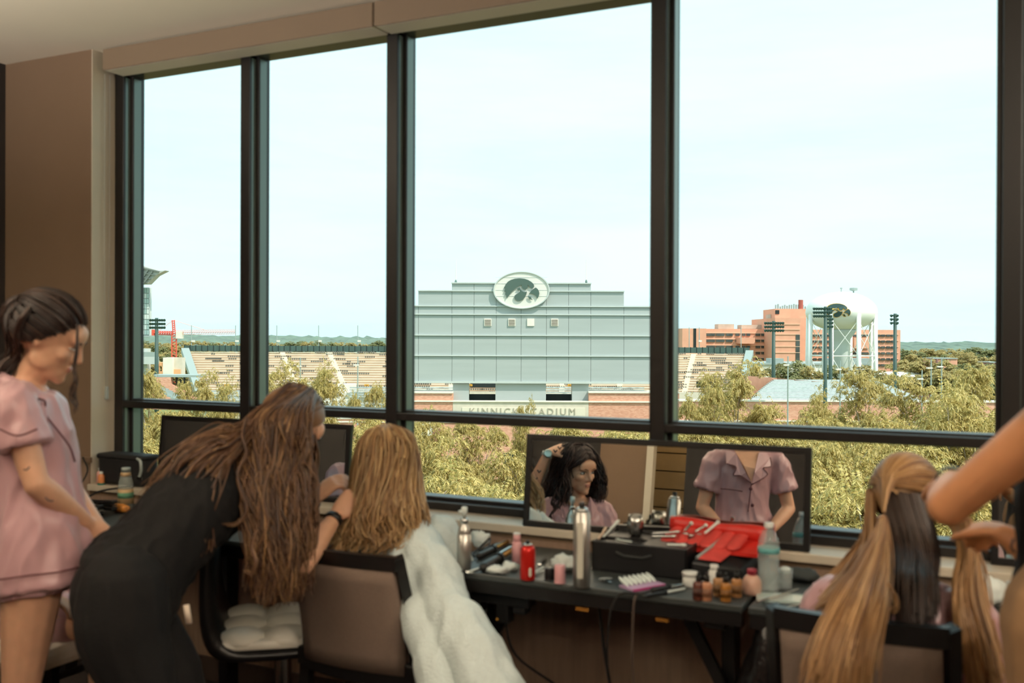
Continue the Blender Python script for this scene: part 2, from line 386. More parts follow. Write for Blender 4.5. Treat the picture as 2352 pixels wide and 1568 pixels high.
# wooded ridge on the horizon
hv = []; hf = []; nx, ny = 620, 12
for j in range(ny):
    for i in range(nx):
        X = -900 + 1800 * i / (nx - 1); Y = 1000 + 32 * j
        prof = (0, .5, .68, .78, .85, .9, .93, .96, .98, 1, .97, .9)[j]
        n_ = noise.noise(V(X * .035, Y * .05, 3.3)) * 1.4 + noise.noise(V(X * .011, 7.7, Y * .01)) * 1.6 + abs(noise.noise(V(X * .11, Y * .11, 1))) * 5.5 + noise.noise(V(X * .3, Y * .3, 5)) * 1.2
        hv.append(ew(X, Y, GZ + (19.6 + n_ - .0045 * X * 1.1) * prof))
for j in range(ny - 1):
    for i in range(nx - 1): a_ = j * nx + i; hf.append((a_, a_ + 1, a_ + nx + 1, a_ + nx))
m_hill = mat('wooded_ridge', (92, 112, 92), .95, var=.4, scale=.07, bump=.6, bscale=.2)
hl = MB().add(hv, hf).build('wooded_ridge', m_hill, loc=ew(0, 1150, GZ)); tag(hl, 'hazy blue-green wooded ridge along the horizon', 'hills', kind='stuff')
# summer haze lying over the low ground before the ridge
hz = MB().box(-1300, 1300, 800, 995, GZ, 14, fn=ew).build('haze', bpy.data.materials.new('haze_volume'), loc=ew(0, 800, GZ))
tag(hz, 'thin bluish haze before the distant ridge', 'haze', kind='stuff')
mh = hz.data.materials[0]; mh.use_nodes = True; t = mh.node_tree; t.nodes.clear()
a = t.nodes.new('ShaderNodeOutputMaterial'); vs = t.nodes.new('ShaderNodeVolumeScatter'); vs.inputs['Color'].default_value = (.72, .9, .95, 1); vs.inputs['Density'].default_value = .0013; vs.inputs['Anisotropy'].default_value = .2
t.links.new(vs.outputs[0], a.inputs['Volume'])

# ---- scoreboard block clad in pale metal panels
YS = 150.
sb = thing('scoreboard_building', 'big stepped grey metal clad scoreboard block with an oval bird head emblem', 'building', gb(1197, YS))
ebx(ebx(MB(), 897, 1497, 703, 880, YS + .4, 5), 1138, 1254, 878, 922, YS + .4, 4).build('core', m_metal, sb)
rows = [(650, 668, 1038, 1357), (668, 703, 961, 1433), (703, 722, 897, 1497), (722, 770, 897, 1497), (770, 817, 897, 1497), (817, 879, 897, 1497)]
cols = [897, 961, 1038, 1089, 1140, 1197, 1255, 1306, 1357, 1433, 1497]
for r_, (y0, y1, xa, xb) in enumerate(rows):
    for c0, c1 in zip(cols[:-1], cols[1:]):
        if c0 >= xa - 1 and c1 <= xb + 1:
            epart('panel', m_metal, sb, c0 + .35, c1 - .35, y0 + 1.2, y1 - .2, YS, .4)
    epart('flashing', m_metal2, sb, xa - 1.5, xb + 1.5, y0 - 1.4, y0 + 1.4, YS - .25, 1.2)
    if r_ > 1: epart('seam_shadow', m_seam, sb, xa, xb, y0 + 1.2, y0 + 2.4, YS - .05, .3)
epart('step_wall', m_metal, sb, 1038, 1357, 651, 704, YS + .42, 4); epart('step_wall', m_metal, sb, 961, 1433, 669, 704, YS + .42, 4.5)
epart('soffit', m_metal2, sb, 895, 1499, 876, 880.5, YS - .3, 3)
for (a_, b_) in ((1040, 1077), (1138, 1254), (1314, 1352)): epart('column_panel', m_metal, sb, a_, b_, 881, 921.5, YS + .3, 2.2)
for (a_, b_) in ((1077, 1138), (1254, 1314)): epart('fascia_glass', m_dk, sb, a_, b_, 905, 922, YS + 2.6, .3)
for xv in (1120.5, 1175.5, 1219, 1274):
    v_ = epart('louvre', m_conc2, sb, xv - 8.3, xv + 8.3, 731.5, 748.5, YS - .18, .2)
    for k in range(4 if xv != 1219 else 0): epart('slat_gap', mat('louvre_shade', (122, 104, 92), .8), v_, xv - 7, xv + 7, 734 + k * 3.6, 735.8 + k * 3.6, YS - .22, .05)
for xa in (1047, 1346.5):
    MB().tube([ep(xa, 650, YS + 2), ep(xa, 596, YS + 2)], [.09, .035], 6).build('antenna', mat('antenna_white', (226, 220, 214), .5), sb)
    MB().lathe(ep(xa, 650, YS + 2), [(.12, 0), (.2, .15), (.1, .5)], 8).build('antenna_foot', m_seam, sb)
# oval badge; coordinates traced on a 14.26x enlargement of the badge
def oval(k, n=64): return [(968 + 925 * k * math.cos(2 * math.pi * i / n), 800 + 610 * k * math.sin(2 * math.pi * i / n)) for i in range(n)]
LOGO = {
 'crest': [(388,755),(415,680),(450,610),(520,525),(620,465),(750,425),(900,412),(1050,425),(1180,465),(1290,530),(1360,600),(1382,660),(1370,710),(1330,740),(1280,735),(1235,700),(1200,655),(1175,632),(1172,700),(1140,755),(1075,785),(1010,755),(970,690),(972,640),(985,626),(900,655),(820,700),(730,770),(640,860),(560,960),(500,1040),(478,1070),(470,1010),(480,945),(440,968),(432,930),(452,830),(405,857),(412,800),(447,725)],
 'neck': [(808,780),(850,740),(908,712),(925,770),(980,830),(1060,865),(1145,842),(1130,930),(1080,1030),(1000,1115),(900,1155),(820,1150),(760,1110),(730,1040),(745,975),(800,930),(870,895),(915,845),(905,805),(870,788),(830,785)],
 'upper_beak': [(1205,922),(1270,840),(1350,765),(1432,715),(1490,755),(1535,830),(1552,910),(1530,1000),(1500,1055),(1470,1082),(1455,1020),(1410,960),(1340,925),(1270,912)],
 'lower_beak': [(1175,1000),(1230,1008),(1280,1020),(1285,1060),(1310,1090),(1340,1105),(1300,1113),(1240,1100),(1200,1060)]}
def lg(p, Y): return ep(1130 + p[0] / 14.257, 610 + p[1] / 14.257, Y)
bd = MB().poly([lg(p, YS - .45) for p in oval(.955)], F0 * 1.2).build('badge', mat('badge_white', (226, 222, 214), .5, var=.02, scale=.5), sb, label='white oval badge')
N_ = 64; o1, o2 = oval(1.), oval(.955); R_ = []
for i in range(N_):
    a_, b_ = o1[i], o2[i]; R_.append([lg(a_, YS - .2), lg(a_, YS - .62), lg(b_, YS - .62), lg(b_, YS - .2)])
MB().rings(R_, closed=True).build('badge_rim', m_metal2, bd)
for k, pl_ in LOGO.items(): MB().poly([lg(p, YS - .72) for p in pl_], F0 * .12).build('emblem_' + k, mat('emblem_green_black', (78, 98, 90), .5), bd, label='dark green-grey bird head emblem piece')
for yy in (637, 651, 666, 680): MB().bar(lg((120, (yy - 610) * 14.257), YS - .47), lg((1810, (yy - 610) * 14.257), YS - .47), .04).build('badge_joint', m_metal2, bd)

# ---- brick street front of the stadium with the name stone
bf = thing('stadium_brick_front', 'orange brick stadium front with white coping and a carved stone name panel', 'wall', gb(1197, YS))
YB_ = YS - 1.
epart('brickwork', m_brick, bf, 890, 1040, 903, 1110, YB_, 3); epart('brickwork', m_brick, bf, 560, 890, 962, 1110, YB_, 3); epart('brickwork', m_brick, bf, 1352, 1560, 903, 1110, YB_, 3); epart('brickwork', m_brick, bf, 1040, 1352, 958, 1110, YB_, 3)
epart('coping', m_conc2, bf, 890, 1040, 899, 903, YB_ - .2, 3.3); epart('coping', m_conc2, bf, 560, 890, 958, 962, YB_ - .2, 3.3); epart('coping', m_conc2, bf, 1352, 1560, 899, 903, YB_ - .2, 3.3)
epart('string_course', m_conc2, bf, 890, 1560, 920.5, 923.5, YB_ - .25, 1)
epart('name_stone', m_conc, bf, 1040, 1352, 923.5, 958, YB_ - .05, 1.5)
epart('name_band', mat('name_stone_panel', (226, 216, 198), .8), bf, 1061, 1344, 936, 957, YB_ - .15, .2)
def text(s_, p, size, m, par, name, depth=.06, right=R0, up=Vector((0, 0, 1)), nrm=None, spacing=1.0, align='CENTER'):
    c = bpy.data.curves.new(name, 'FONT'); c.body = s_; c.size = size; c.extrude = depth; c.align_x = align; c.space_character = spacing; c.resolution_u = 3
    o = bpy.data.objects.new(name, c); COL.objects.link(o)
    dg = bpy.context.evaluated_depsgraph_get(); me = bpy.data.meshes.new_from_object(o.evaluated_get(dg))
    bpy.data.objects.remove(o); bpy.data.curves.remove(c)
    n_ = right.cross(up).normalized(); M4 = Matrix((right, up, n_)).transposed().to_4x4(); M4.translation = Vector(p) - (root_loc(par) if par else Vector())
    me.transform(M4); me.materials.clear(); me.materials.append(m)
    o = bpy.data.objects.new(name, me); COL.objects.link(o)
    if par: o.parent = par
    return o
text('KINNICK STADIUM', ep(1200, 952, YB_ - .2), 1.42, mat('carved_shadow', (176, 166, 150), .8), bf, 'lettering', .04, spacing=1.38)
for pxa in (1013, ): epart('pier', mat('brick_pier_brown', (150, 108, 90), .85, var=.1, scale=2), bf, 993, 1013, 972, 1110, YB_ - .6, .6)
ss = epart('side_sign', m_conc2, bf, 966, 993, 972, 1001, YB_ - .5, .5); text('A', ep(970, 993, YB_ - .52), 1.0, m_dk, bf, 'lettering', .03)
epart('band', m_conc2, bf, 600, 1560, 968, 971, YB_ - .15, .4)
for xv in (1170, 1205, 1440): epart('street_window', m_dk, bf, xv - 14, xv + 14, 1040, 1080, YB_ - .1, .2)
epart('brick_return', m_brick, bf, 1460, 1476, 985, 1110, YB_ - 2, 2)
# ---- upper grandstand beyond, rising away
st = thing('grandstand', 'long tan upper grandstand of bench rows with a dark green windscreen', 'grandstand', gb(1000, 230))
NR = 17; mr = MB(); mbn = MB()
def stp(px, k, f=0):                        # row k of NR: distance and height
    Y = 222 + 18 * k / NR; z = lerp(-10.9, -1.9, k / NR) ; return Y, z
def lx(px, Y): return (px - 1176) / F * Y
for k in range(NR):
    Y, z = stp(0, k); Y2, z2 = stp(0, k + 1); t_ = k / NR
    xa, xb = lx(lerp(459, 430, t_), Y), lx(lerp(1700, 1720, t_), Y)
    mr.box(xa, xb, Y, Y2 + .01, -13, z + .05, fn=ew); mbn.box(xa + .2, xb - .2, Y + .1, Y + .8, z + .2, z + .36, fn=ew)
mr.build('terrace', m_riser, st, kind='stuff'); mbn.build('bench_rows', m_bench, st, kind='stuff')
for (pt, pb) in ((647, 684), (755, 797), (1020, 1040), (1160, 1170), (1300, 1290), (1440, 1420), (1594, 1572)):
    mb = MB()
    for k in range(NR):
        Y, z = stp(0, k); Y2, _ = stp(0, k + 1); x_ = lx(lerp(pb, pt, k / NR), Y); mb.box(x_ - .62, x_ + .62, Y - .02, Y2, z - .2, z + .38, fn=ew)
    mb.build('aisle_stair', m_bench, st)
ms = MB()
for k in range(NR):
    Y, z = stp(0, k)
    for q in range(16):
        x_ = lx(rnd(470, 1680), Y); n_ = random.randint(2, 9)
        for i in range(n_): ms.box(x_ + i * .5, x_ + i * .5 + .34, Y + .05, Y + .25, z + .25, z + .62, fn=ew)
ms.build('folding_seat_backs', mat('grey_seat', (112, 110, 102), .6), st, kind='stuff')
for (pb, pt) in ((459, 425), (1700, 1722)):
    Y0, z0 = stp(0, 0); Y1, z1 = stp(0, NR); X0, X1 = lx(pb, Y0), lx(pt, Y1)
    MB().bar(ew(X0, Y0 - .4, z0 - .1), ew(X1, Y1, z1 + .2), 1.8, 1.2).build('end_stringer', m_gal, st)
fe = MB(); fp = MB(); Yf = 240.6
xa, xb = lx(423, Yf), lx(1722, Yf); nf = 96
for i in range(nf):
    a_ = lerp(xa, xb, i / nf); b_ = lerp(xa, xb, (i + 1) / nf); MB().box(a_ + .04, b_ - .04, Yf, Yf + .1, -1.9, -.55, fn=ew).build('windscreen_panel', m_dgreen, st); fp.box(a_ - .05, a_ + .05, Yf - .1, Yf + .2, -1.9, -.45, fn=ew)
fp.build('windscreen_posts', m_dk, st, kind='stuff')
epart('lower_wall', m_conc, st, 455, 1705, 899, 935, 221, 1)
for (a_, b_, c_) in ((672, 712, 880), (775, 812, 882)):
    w_ = epart('ramp_wall', m_conc2, st, a_, b_, c_, 935, 217, 4)
for (a_, b_) in ((708, 762), (1080, 1140), (1600, 1650)): epart('vomitory', m_dk, st, a_, b_, 876, 890, 220.6, .3)
for k in range(5): epart('lower_seats', mat('grey_lower_seats', (176, 182, 178), .6, var=.3, scale=1.2), st, 803, 1060, 889 + k * 5.2, 892 + k * 5.2, 215 - k, .8)
for k in range(5): epart('lower_seats', mat('grey_lower_seats', (0, 0, 0)), st, 1255, 1480, 889 + k * 5.2, 892 + k * 5.2, 215 - k, .8)
for k in range(5): epart('lower_seats', mat('grey_lower_seats', (0, 0, 0)), st, 480, 660, 897 + k * 5.2, 900 + k * 5.2, 215 - k, .8)
for k in range(6): epart('lower_seats', mat('grey_lower_seats', (0, 0, 0)), st, 480, 880, 926 + k * 5.4, 929 + k * 5.4, 208 - k, .8)
epart('lower_bowl', m_conc2, st, 470, 890, 900, 965, 216.5, .5)
for (px_, s_) in ((842, '334'), (1080, '333'), (1309, '332'), (520, '335')):
    sg = epart('section_sign', mat('orange_sign', (232, 170, 70), .6), st, px_ - 5, px_ + 5, 882, 887, 220, .1)
    text(s_, ep(px_, 886.4, 219.9), .42, m_dk, st, 'section_number', .01)
epart('barrier', m_conc2, st, 455, 1705, 918, 925, 212, 1.2)
# ---- slim lamp posts on the stand rim
for i, px_ in enumerate((440, 541, 636, 732, 822, 1583, 1606, 1702)):
    lp = thing('rim_light_mast', ['thin mast light at the left end of the grandstand rim', 'thin mast light on the grandstand rim, second from the left end', 'thin mast light on the grandstand rim above the first aisle', 'thin mast light on the grandstand rim above the second aisle', 'thin mast light on the grandstand rim beside the metal clad block', 'thin mast light right of the wide mullion', 'thin mast light before the hospital', 'thin mast light at the right end of the grandstand rim'][i], 'light mast', gb(px_, 243), 'mast lights on the grandstand rim')
    MB().tube([ep(px_, 800, 243), ep(px_, 747 if px_ < 900 else 752, 243)], .1, 5).build('mast', m_gal, lp)
    if px_ < 1000 or px_ == 1606: epart('flood_head', m_conc2, lp, px_ - 1, px_ + 6, 781, 785, 242.8, .6)
for i, (px_, pa, pb) in enumerate(((690, 821, 940), (822, 818, 935), (1810, 818, 945), (1930, 828, 960), (2163, 822, 890), (2118, 850, 890), (2139, 825, 890))):
    lp = thing('street_light', ['pale street light pole before the first ramp wall', 'pale street light pole before the orange section sign', 'pale street light pole before the lower brick stand', 'pale street light pole before the low brick wall', 'pale street light pole before the brick cube building', 'pale street light pole beside the round white roof', 'short pale street light pole left of the brick cube building'][i], 'street light', gb(px_, 115), 'street light poles')
    MB().tube([gb(px_, 115), ep(px_, pa, 115)], [.12, .07], 6).build('pole', m_gal, lp)
    MB().obox(ep(px_ - 4, pa + 20, 115), R0 * .3, F0 * .2, V(0, 0, .08)).build('lamp_head', m_conc2, lp)

# ---- lower right stand with brick rim
ls = thing('lower_brick_stand', 'low brick rimmed stand with pale blue-grey seats right of the big locust', 'grandstand', gb(1900, 140))
sv = MB()
for k in range(16):
    t_ = k / 15; Y = lerp(128, 158, t_); z = lerp(xz(1850, 919, 128)[1], xz(1850, 872, 158)[1], t_)
    sv.box(lx(lerp(1725, 1778, t_), Y), lx(lerp(2130, 2010, t_), Y), Y, Y + 1.1, z - .9, z, fn=ew)
sv.build('seat_rows', mat('blue_grey_seats', (192, 200, 198), .5, var=.16, scale=2.2), ls, kind='stuff')
q0, q1, q2, q3 = ep(1700, 862, 150), ep(1785, 868, 160), ep(1990, 886, 150), ep(2230, 912, 132)
for a_, b_ in ((q0, q1), (q1, q2), (q2, q3)):
    w_ = MB().add([a_ + V(0, 0, -6), b_ + V(0, 0, -6), b_, a_, a_ + V(0, 0, -6) + F0 * .8, b_ + V(0, 0, -6) + F0 * .8, b_ + F0 * .8, a_ + F0 * .8], [(0, 1, 2, 3), (4, 5, 6, 7), (3, 2, 6, 7), (0, 1, 5, 4), (0, 3, 7, 4), (1, 2, 6, 5)]).build('rim_wall', mat('brown_rim_brick', (172, 128, 106), .85, var=.08, scale=1.), ls)
epart('front_wall', m_brick, ls, 1560, 2300, 923, 1110, 126, 1.); epart('coping', m_conc2, ls, 1560, 2300, 919, 923, 125.8, 1.4); epart('string_course', m_conc2, ls, 1560, 2300, 966, 969, 125.8, .6)
# ---- left lower stand
l2 = thing('lower_left_stand', 'small brick walled lower stand at the far left behind locust leaves', 'grandstand', gb(380, 150))
MB().poly([ep(318, 866, 150), ep(392, 866, 150), ep(392, 882, 150), ep(450, 915, 150), ep(450, 940, 150), ep(300, 940, 150)], F0 * 1).build('brick_gable', m_brick, l2)
epart('terrace_roof', m_gal, l2, 345, 455, 861, 866, 150, 4)
for k in range(4): epart('post', m_dk, l2, 395 + k * 9, 397 + k * 9, 866, 884, 151, .3)
for k in range(8): MB().bar(ep(330 + k * 9, 878 + k * 5, 147 - k), ep(378 + k * 9, 890 + k * 5, 147 - k), .5, .25).build('seat_row', m_gal, l2)

# ---- hospital
YH = 420.
hp = thing('hospital', 'long orange brick hospital with ribbon windows and a taller stair tower', 'building', gb(1800, YH))
epart('left_wing', m_hbrick, hp, 1567, 1782, 755, 860, YH + 6, 30); epart('end_block', m_hbrick, hp, 1567, 1622, 754, 860, YH + 2, 20)
tw = epart('stair_tower', m_hbrick, hp, 1780, 1838, 730, 860, YH - 12, 40); epart('upper_tower', m_hbrick, hp, 1780, 1854, 709, 740, YH + 4, 20)
epart('tower_side', m_hbrick, hp, 1838, 1854, 730, 860, YH + 2, 20); epart('right_wing', m_hbrick, hp, 1852, 2068, 757, 862, YH + 6, 30)
for yb in (744, 756, 767, 781, 795, 809): epart('tower_band', m_hband, tw, 1780, 1838, yb, yb + 1.1, YH - 12.3, .4)
for yb in (765, 779, 793, 807, 821): epart('wing_band', m_hband, hp, 1622, 1780, yb - .9, yb + .3, YH + 5.6, .5); epart('wing_band', m_hband, hp, 1854, 2064, yb - .9 + 3, yb + .3 + 3, YH + 5.6, .5)
epart('stair_glass', m_hwin, hp, 1828, 1837, 767, 850, YH - 12.2, .3); epart('slot', m_dk, hp, 1593, 1599, 754, 800, YH + 1.8, .3); epart('tower_louvre', m_dk, hp, 1781, 1790, 712, 721, YH + 3.7, .4)
for fl in range(5):
    yy = 766 + fl * 14
    for (a_, b_) in ((1622, 1642), (1645, 1664), (1668, 1683), (1690, 1699), (1705, 1712), (1715, 1723), (1736, 1746), (1749, 1768), (1771, 1777)):
        epart('window', m_hwin, hp, a_, b_, yy, yy + 5.4, YH + 5.5, .6)
for fl in range(6):
    yy = 768 + fl * 13.6
    for (a_, b_) in ((1856, 1865), (1868, 1876), (1880, 1892), (1896, 1908), (1912, 1926), (1940, 1952), (1960, 1972), (1978, 1995), (2014, 2022), (2024, 2033), (2036, 2045), (2047, 2054)):
        epart('window', m_hwin, hp, a_, b_, yy, yy + 5, YH + 5.5, .6)
for (a_, b_, y0, y1) in ((1650, 1686, 744, 755), (1703, 1786, 746, 755), (1770, 1812, 722, 731)): epart('roof_plant', mat('roof_plant', (196, 176, 160), .8, var=.15, scale=.3), hp, a_, b_, y0, y1, YH + 10, 8)
epart('bay', m_hbrick, hp, 1700, 1734, 775, 789, YH - 2, 9); epart('bay', m_hbrick, hp, 1962, 1996, 775, 800, YH - 2, 9)
for i in range(14): x_ = 1782 + i * 5.2; MB().tube([ep(x_, 710, YH + 6), ep(x_, rnd(697, 704), YH + 6)], .35, 4).build('roof_antenna', m_gal, hp)
MB().lathe(ep(1839, 711, YH + 6), [(1., 0), (1., 4.2)], 10).build('flue', mat('flue_red', (176, 96, 84), .7), hp)
lw = thing('white_annex', 'low white flat roofed annex in front of the orange brick hospital', 'building', gb(1760, 330))
epart('annex_wall', m_conc2, lw, 1715, 2010, 838, 880, 330, 30); epart('annex_roof', m_gal, lw, 1712, 2012, 834, 838, 329.5, 31)
for (a_, b_) in ((1770, 1800), (1905, 1925), (1950, 2000)): epart('roof_unit', m_gal, lw, a_, b_, 823, 835, 332, 6)
rd = thing('round_roof_pavilion', 'low round pavilion with a wide white dished roof near the brick hospital', 'building', gb(2060, 280))
c_ = ep(2062, 862, 290); MB().lathe(c_, [(7.3, -4.5), (7.3, -1.2), (8.8, -.4), (9.2, 0), (6, .9), (0, 1.2)], 40).build('roof_bowl', m_conc2, rd, smooth=False)
MB().lathe(c_ + V(0, 0, -4.9), [(7., 0), (7., 1.2)], 32).build('window_band', m_dk, rd); MB().lathe(V(c_.x, c_.y, GZ), [(7.5, 0), (7.5, c_.z - GZ - 4.9)], 32).build('drum', m_conc, rd)
for (i, (a_, b_, y0, y1, Y)) in enumerate(((2143, 2199, 824, 850, 330), (2274, 2300, 833, 856, 330))):
    cu = thing('brick_cube_building', ['plain orange brick cube building among distant trees', 'dark brick building at the right edge among distant trees'][i], 'building', gb(a_, Y))
    w_ = epart('wall', m_hbrick if i == 0 else mat('maroon_brick', (150, 112, 108), .85), cu, a_, b_, y0, y1 + 40, Y, 8)
    epart('roof_edge', m_gal, cu, a_ - 1, b_ + 1, y0 - 2, y0, Y - .3, 8.6)
    epart('pilaster', mat('maroon_brick', (150, 112, 108), .85), cu, a_ + 8, a_ + 12, y0, y1 + 40, Y - .4, .5); epart('pilaster', mat('maroon_brick', (0, 0, 0)), cu, a_ + 33, a_ + 35, y0, y1 + 40, Y - .4, .5)

# ---- water tower
YT = 260.
wt = thing('water_tower', 'white legged water tower with a dark bird head emblem on its tank', 'water tower', gb(1932, YT))
TC = ep(1932, 717, YT); RA, RZ = 9.0, 5.35
prof = [(math.cos(a_) * RA, (math.sin(a_) * (RZ if a_ > 0 else 4.9))) for a_ in [math.radians(d) for d in range(-90, 91, 9)]]
MB().lathe(TC, prof, 48).build('tank', m_wht, wt, smooth=True)
stem_b = GZ - TC.z
MB().lathe(TC, [(1.75, stem_b), (1.75, -9), (2.3, -7), (3.6, -5.2), (3.8, -4.5)], 28).build('riser', mat('riser_grey', (206, 214, 212), .5), wt, smooth=True)
tops = []
for k in range(8):
    th = math.radians(-169 + 45 * k); d_ = R0 * math.cos(th) + F0 * math.sin(th)
    t1 = TC + d_ * 8.6 + V(0, 0, -.7); b1 = TC + d_ * 9.0 + V(0, 0, stem_b); tops.append((t1, b1))
    MB().tube([b1, t1], .58, 12).build('leg', m_wht, wt, smooth=True)
for k in range(8):
    (t1, b1), (t2, b2) = tops[k], tops[(k + 1) % 8]; f_ = lambda p, q, u: p + (q - p) * u
    for (u, v_) in ((.05, .38), (.38, .8)):
        MB().tube([f_(t1, b1, u), f_(t2, b2, v_)], .09, 5).build('brace_rod', m_wht, wt); MB().tube([f_(t2, b2, u), f_(t1, b1, v_)], .09, 5).build('brace_rod', m_wht, wt)
    MB().tube([f_(t1, b1, .38), f_(t2, b2, .38)], .13, 6).build('ring_strut', m_wht, wt)
MB().lathe(TC + V(0, 0, RZ - .3), [(.12, 0), (.12, 1), (.3, 1.1), (.3, 1.3), (.1, 1.4)], 12).build('finial', m_gal, wt)
MB().lathe(TC + R0 * 3.2 + V(0, 0, RZ - .6), [(.2, 0), (.2, .8), (1., 1.), (1., 1.6), (.2, 1.7)], 12).build('beacon', m_gal, wt)
def on_tank(p, off):
    px_, py_ = 1925 + (p[0] - 968) / 14.257 * .60, 713 + (p[1] - 790) / 14.257 * .60
    X, z = xz(px_, py_, YT - 8); dx = X - TC.dot(R0); dz = z - TC.z
    rr = max(.05, 1 - (dz / (RZ if dz > 0 else 4.9)) ** 2); dy = math.sqrt(max(.2, rr * RA * RA - dx * dx)); return ew(X, TC.dot(F0) - dy - off, z)
for k, pl_ in LOGO.items():
    cx_ = sum(p[0] for p in pl_) / len(pl_); cy_ = sum(p[1] for p in pl_) / len(pl_)
    infl = []
    for i in range(len(pl_)):
        a_, b_, c2 = pl_[i - 1], pl_[i], pl_[(i + 1) % len(pl_)]; tx, ty = c2[0] - a_[0], c2[1] - a_[1]; L_ = math.hypot(tx, ty) or 1
        infl.append((b_[0] + ty / L_ * 22, b_[1] - tx / L_ * 22))
    MB().poly([on_tank(p, .22) for p in infl], F0 * .3).build('emblem_outline', mat('emblem_gold', (236, 186, 86), .5), wt, label='gold outline of the bird head emblem')
    MB().poly([on_tank(p, .34) for p in pl_], F0 * .3).build('emblem_' + k, mat('tank_emblem_green', (62, 84, 82), .5), wt, label='dark green bird head emblem piece')

# ---- floodlight towers, crane, press box, container
def flood(px, pt, pb, Y, w0, w1, rows_, label):
    o = thing('floodlight_tower', label, 'floodlight', gb(px, Y), 'floodlight towers')
    s_ = Y / F
    MB().tube([gb(px, Y), ep(px, pt, Y)], [5.5 * s_, 3.6 * s_], 8).build('pole', m_pole, o, smooth=True)
    for r_ in range(rows_):
        yy = pt + 4 + r_ * 8.5
        MB().bar(ep(px + w0, yy, Y), ep(px + w1, yy, Y), 2 * s_).build('crossarm', m_pole, o)
        n_ = int((w1 - w0) / 5.2)
        for i in range(n_):
            c_ = ep(px + w0 + (i + .5) * (w1 - w0) / n_, yy + 1, Y - 2.5 * s_)
            MB().lathe(c_, [(1.4 * s_, -4 * s_), (3.3 * s_, 0), (3.3 * s_, 1.4 * s_)], 8, ax=(-F0 + R0 * .4 + V(0, 0, -.5))).build('lamp', m_pole, o)
flood(1896, 704, 915, 120, -29, 15, 3, 'tall dark floodlight tower in front of the water tower')
flood(1908, 728, 875, 170, -12, 6, 3, 'shorter dark floodlight tower half hidden behind the tall one')
flood(2056, 720, 880, 150, -12, 8, 3, 'dark floodlight tower standing right of the water tower')
flood(1777, 737, 868, 200, -22, 24, 3, 'dark floodlight tower in front of the hospital stair tower')
flood(360, 730, 862, 190, -17, 20, 3, 'dark floodlight tower beside the red crane')
cr_ = thing('tower_crane', 'red lattice tower crane with a long thin jib', 'crane', gb(400, 330))
m_red = mat('crane_red', (226, 96, 76), .6); m_rj = mat('crane_jib_pink', (236, 184, 178), .6)
def lattice(p, q, w, n, m, name, r_):
    d_ = (q - p); a_ = d_.orthogonal().normalized() * w; b_ = d_.cross(a_).normalized() * w; mb = MB(); cs = [a_ + b_, a_ - b_, -a_ - b_, -a_ + b_]
    for c_ in cs: mb.bar(p + c_, q + c_, r_)
    for i in range(n):
        u0, u1 = p + d_ * (i / n), p + d_ * ((i + 1) / n)
        for k in range(4): mb.bar(u0 + cs[k], u1 + cs[(k + 1) % 4], r_ * .7)
    return mb.build(name, m, cr_)
lattice(gb(400, 330), ep(400, 768, 330), .75, 22, m_red, 'mast', .28); lattice(ep(400, 768, 330), ep(398, 735, 330), .38, 7, m_red, 'apex', .24)
lattice(ep(402, 763, 330), ep(541, 762, 330), .5, 26, m_rj, 'jib', .11); lattice(ep(398, 765, 330), ep(349, 764, 330), .4, 9, m_red, 'counter_jib', .24)
MB().tube([ep(398, 735, 330), ep(475, 759, 330)], .08, 4).build('tie_rope', m_rj, cr_); MB().tube([ep(398, 735, 330), ep(360, 763, 330)], .08, 4).build('tie_rope', m_rj, cr_)
MB().obox(ep(413, 769, 330), R0 * 1., F0 * 1., V(0, 0, 1.2)).build('cab', m_conc2, cr_); MB().obox(ep(350, 764, 330), R0 * .7, F0 * .7, V(0, 0, 1.1)).build('counterweight', m_red, cr_)
pb = thing('press_box_tower', 'tall pale glass press box with a slanted canopy at the left edge', 'building', gb(320, 210))
m_pg = mat('pale_green_glass', (198, 202, 196), .25, var=.12, scale=.25)
epart('glass_block', m_pg, pb, 250, 342, 660, 770, 210, 1.6)
pg_ = [mat('press_glass_%d' % i, c, .2) for i, c in enumerate(((172, 192, 188), (206, 214, 210), (150, 174, 170), (190, 204, 200)))]
for k in range(9):
    for q in range(5): epart('glass_panel', pg_[(k * 3 + q * 2 + (k * q) % 3) % 4], pb, 316 + q * 5.3, 320.6 + q * 5.3, 662 + k * 12, 672.5 + k * 12, 209.7, .4)
for k in range(9): epart('floor_line', m_metal2, pb, 250, 342.5, 671 + k * 11, 672.3 + k * 11, 209.8, .3)
for k in range(6): epart('mullion', m_metal2, pb, 318 + k * 5, 318.6 + k * 5, 661, 770, 209.8, .3)
epart('soffit', m_gal, pb, 250, 345, 770, 773, 209, 2.5)
MB().poly([ep(250, 588, 206), ep(365, 622, 206), ep(380, 621, 206), ep(358, 632, 206), ep(338, 652, 206), ep(250, 652, 206)], F0 * 2.5).build('canopy', mat('canopy_grey', (176, 178, 170), .6), pb)
for k in range(6): MB().bar(ep(300 + k * 10, 600 + k * 4 + 3, 205.8), ep(280 + k * 10, 650, 205.7), .34).build('canopy_rib', mat('rib_grey', (108, 116, 110), .6), pb)
for k in range(4): MB().bar(ep(255, 600 + k * 14, 205.8), ep(366 - k * 9, 624 + k * 8, 205.8), .25).build('canopy_rib', mat('rib_grey', (0, 0, 0)), pb)
epart('deck', m_metal2, pb, 250, 357, 819, 836, 200, 2); epart('deck_stand', m_pg, pb, 250, 338, 800, 870, 202, 2); epart('deck_rail', m_gal, pb, 250, 357, 808, 819, 200, .3)
text('S', ep(324, 832, 199.9), 1.0, mat('sign_grey', (150, 158, 154), .6), pb, 'lettering', .05)
cn = thing('white_site_container', 'white boxy site cabin with an open front beside the crane', 'cabin', gb(395, 200))
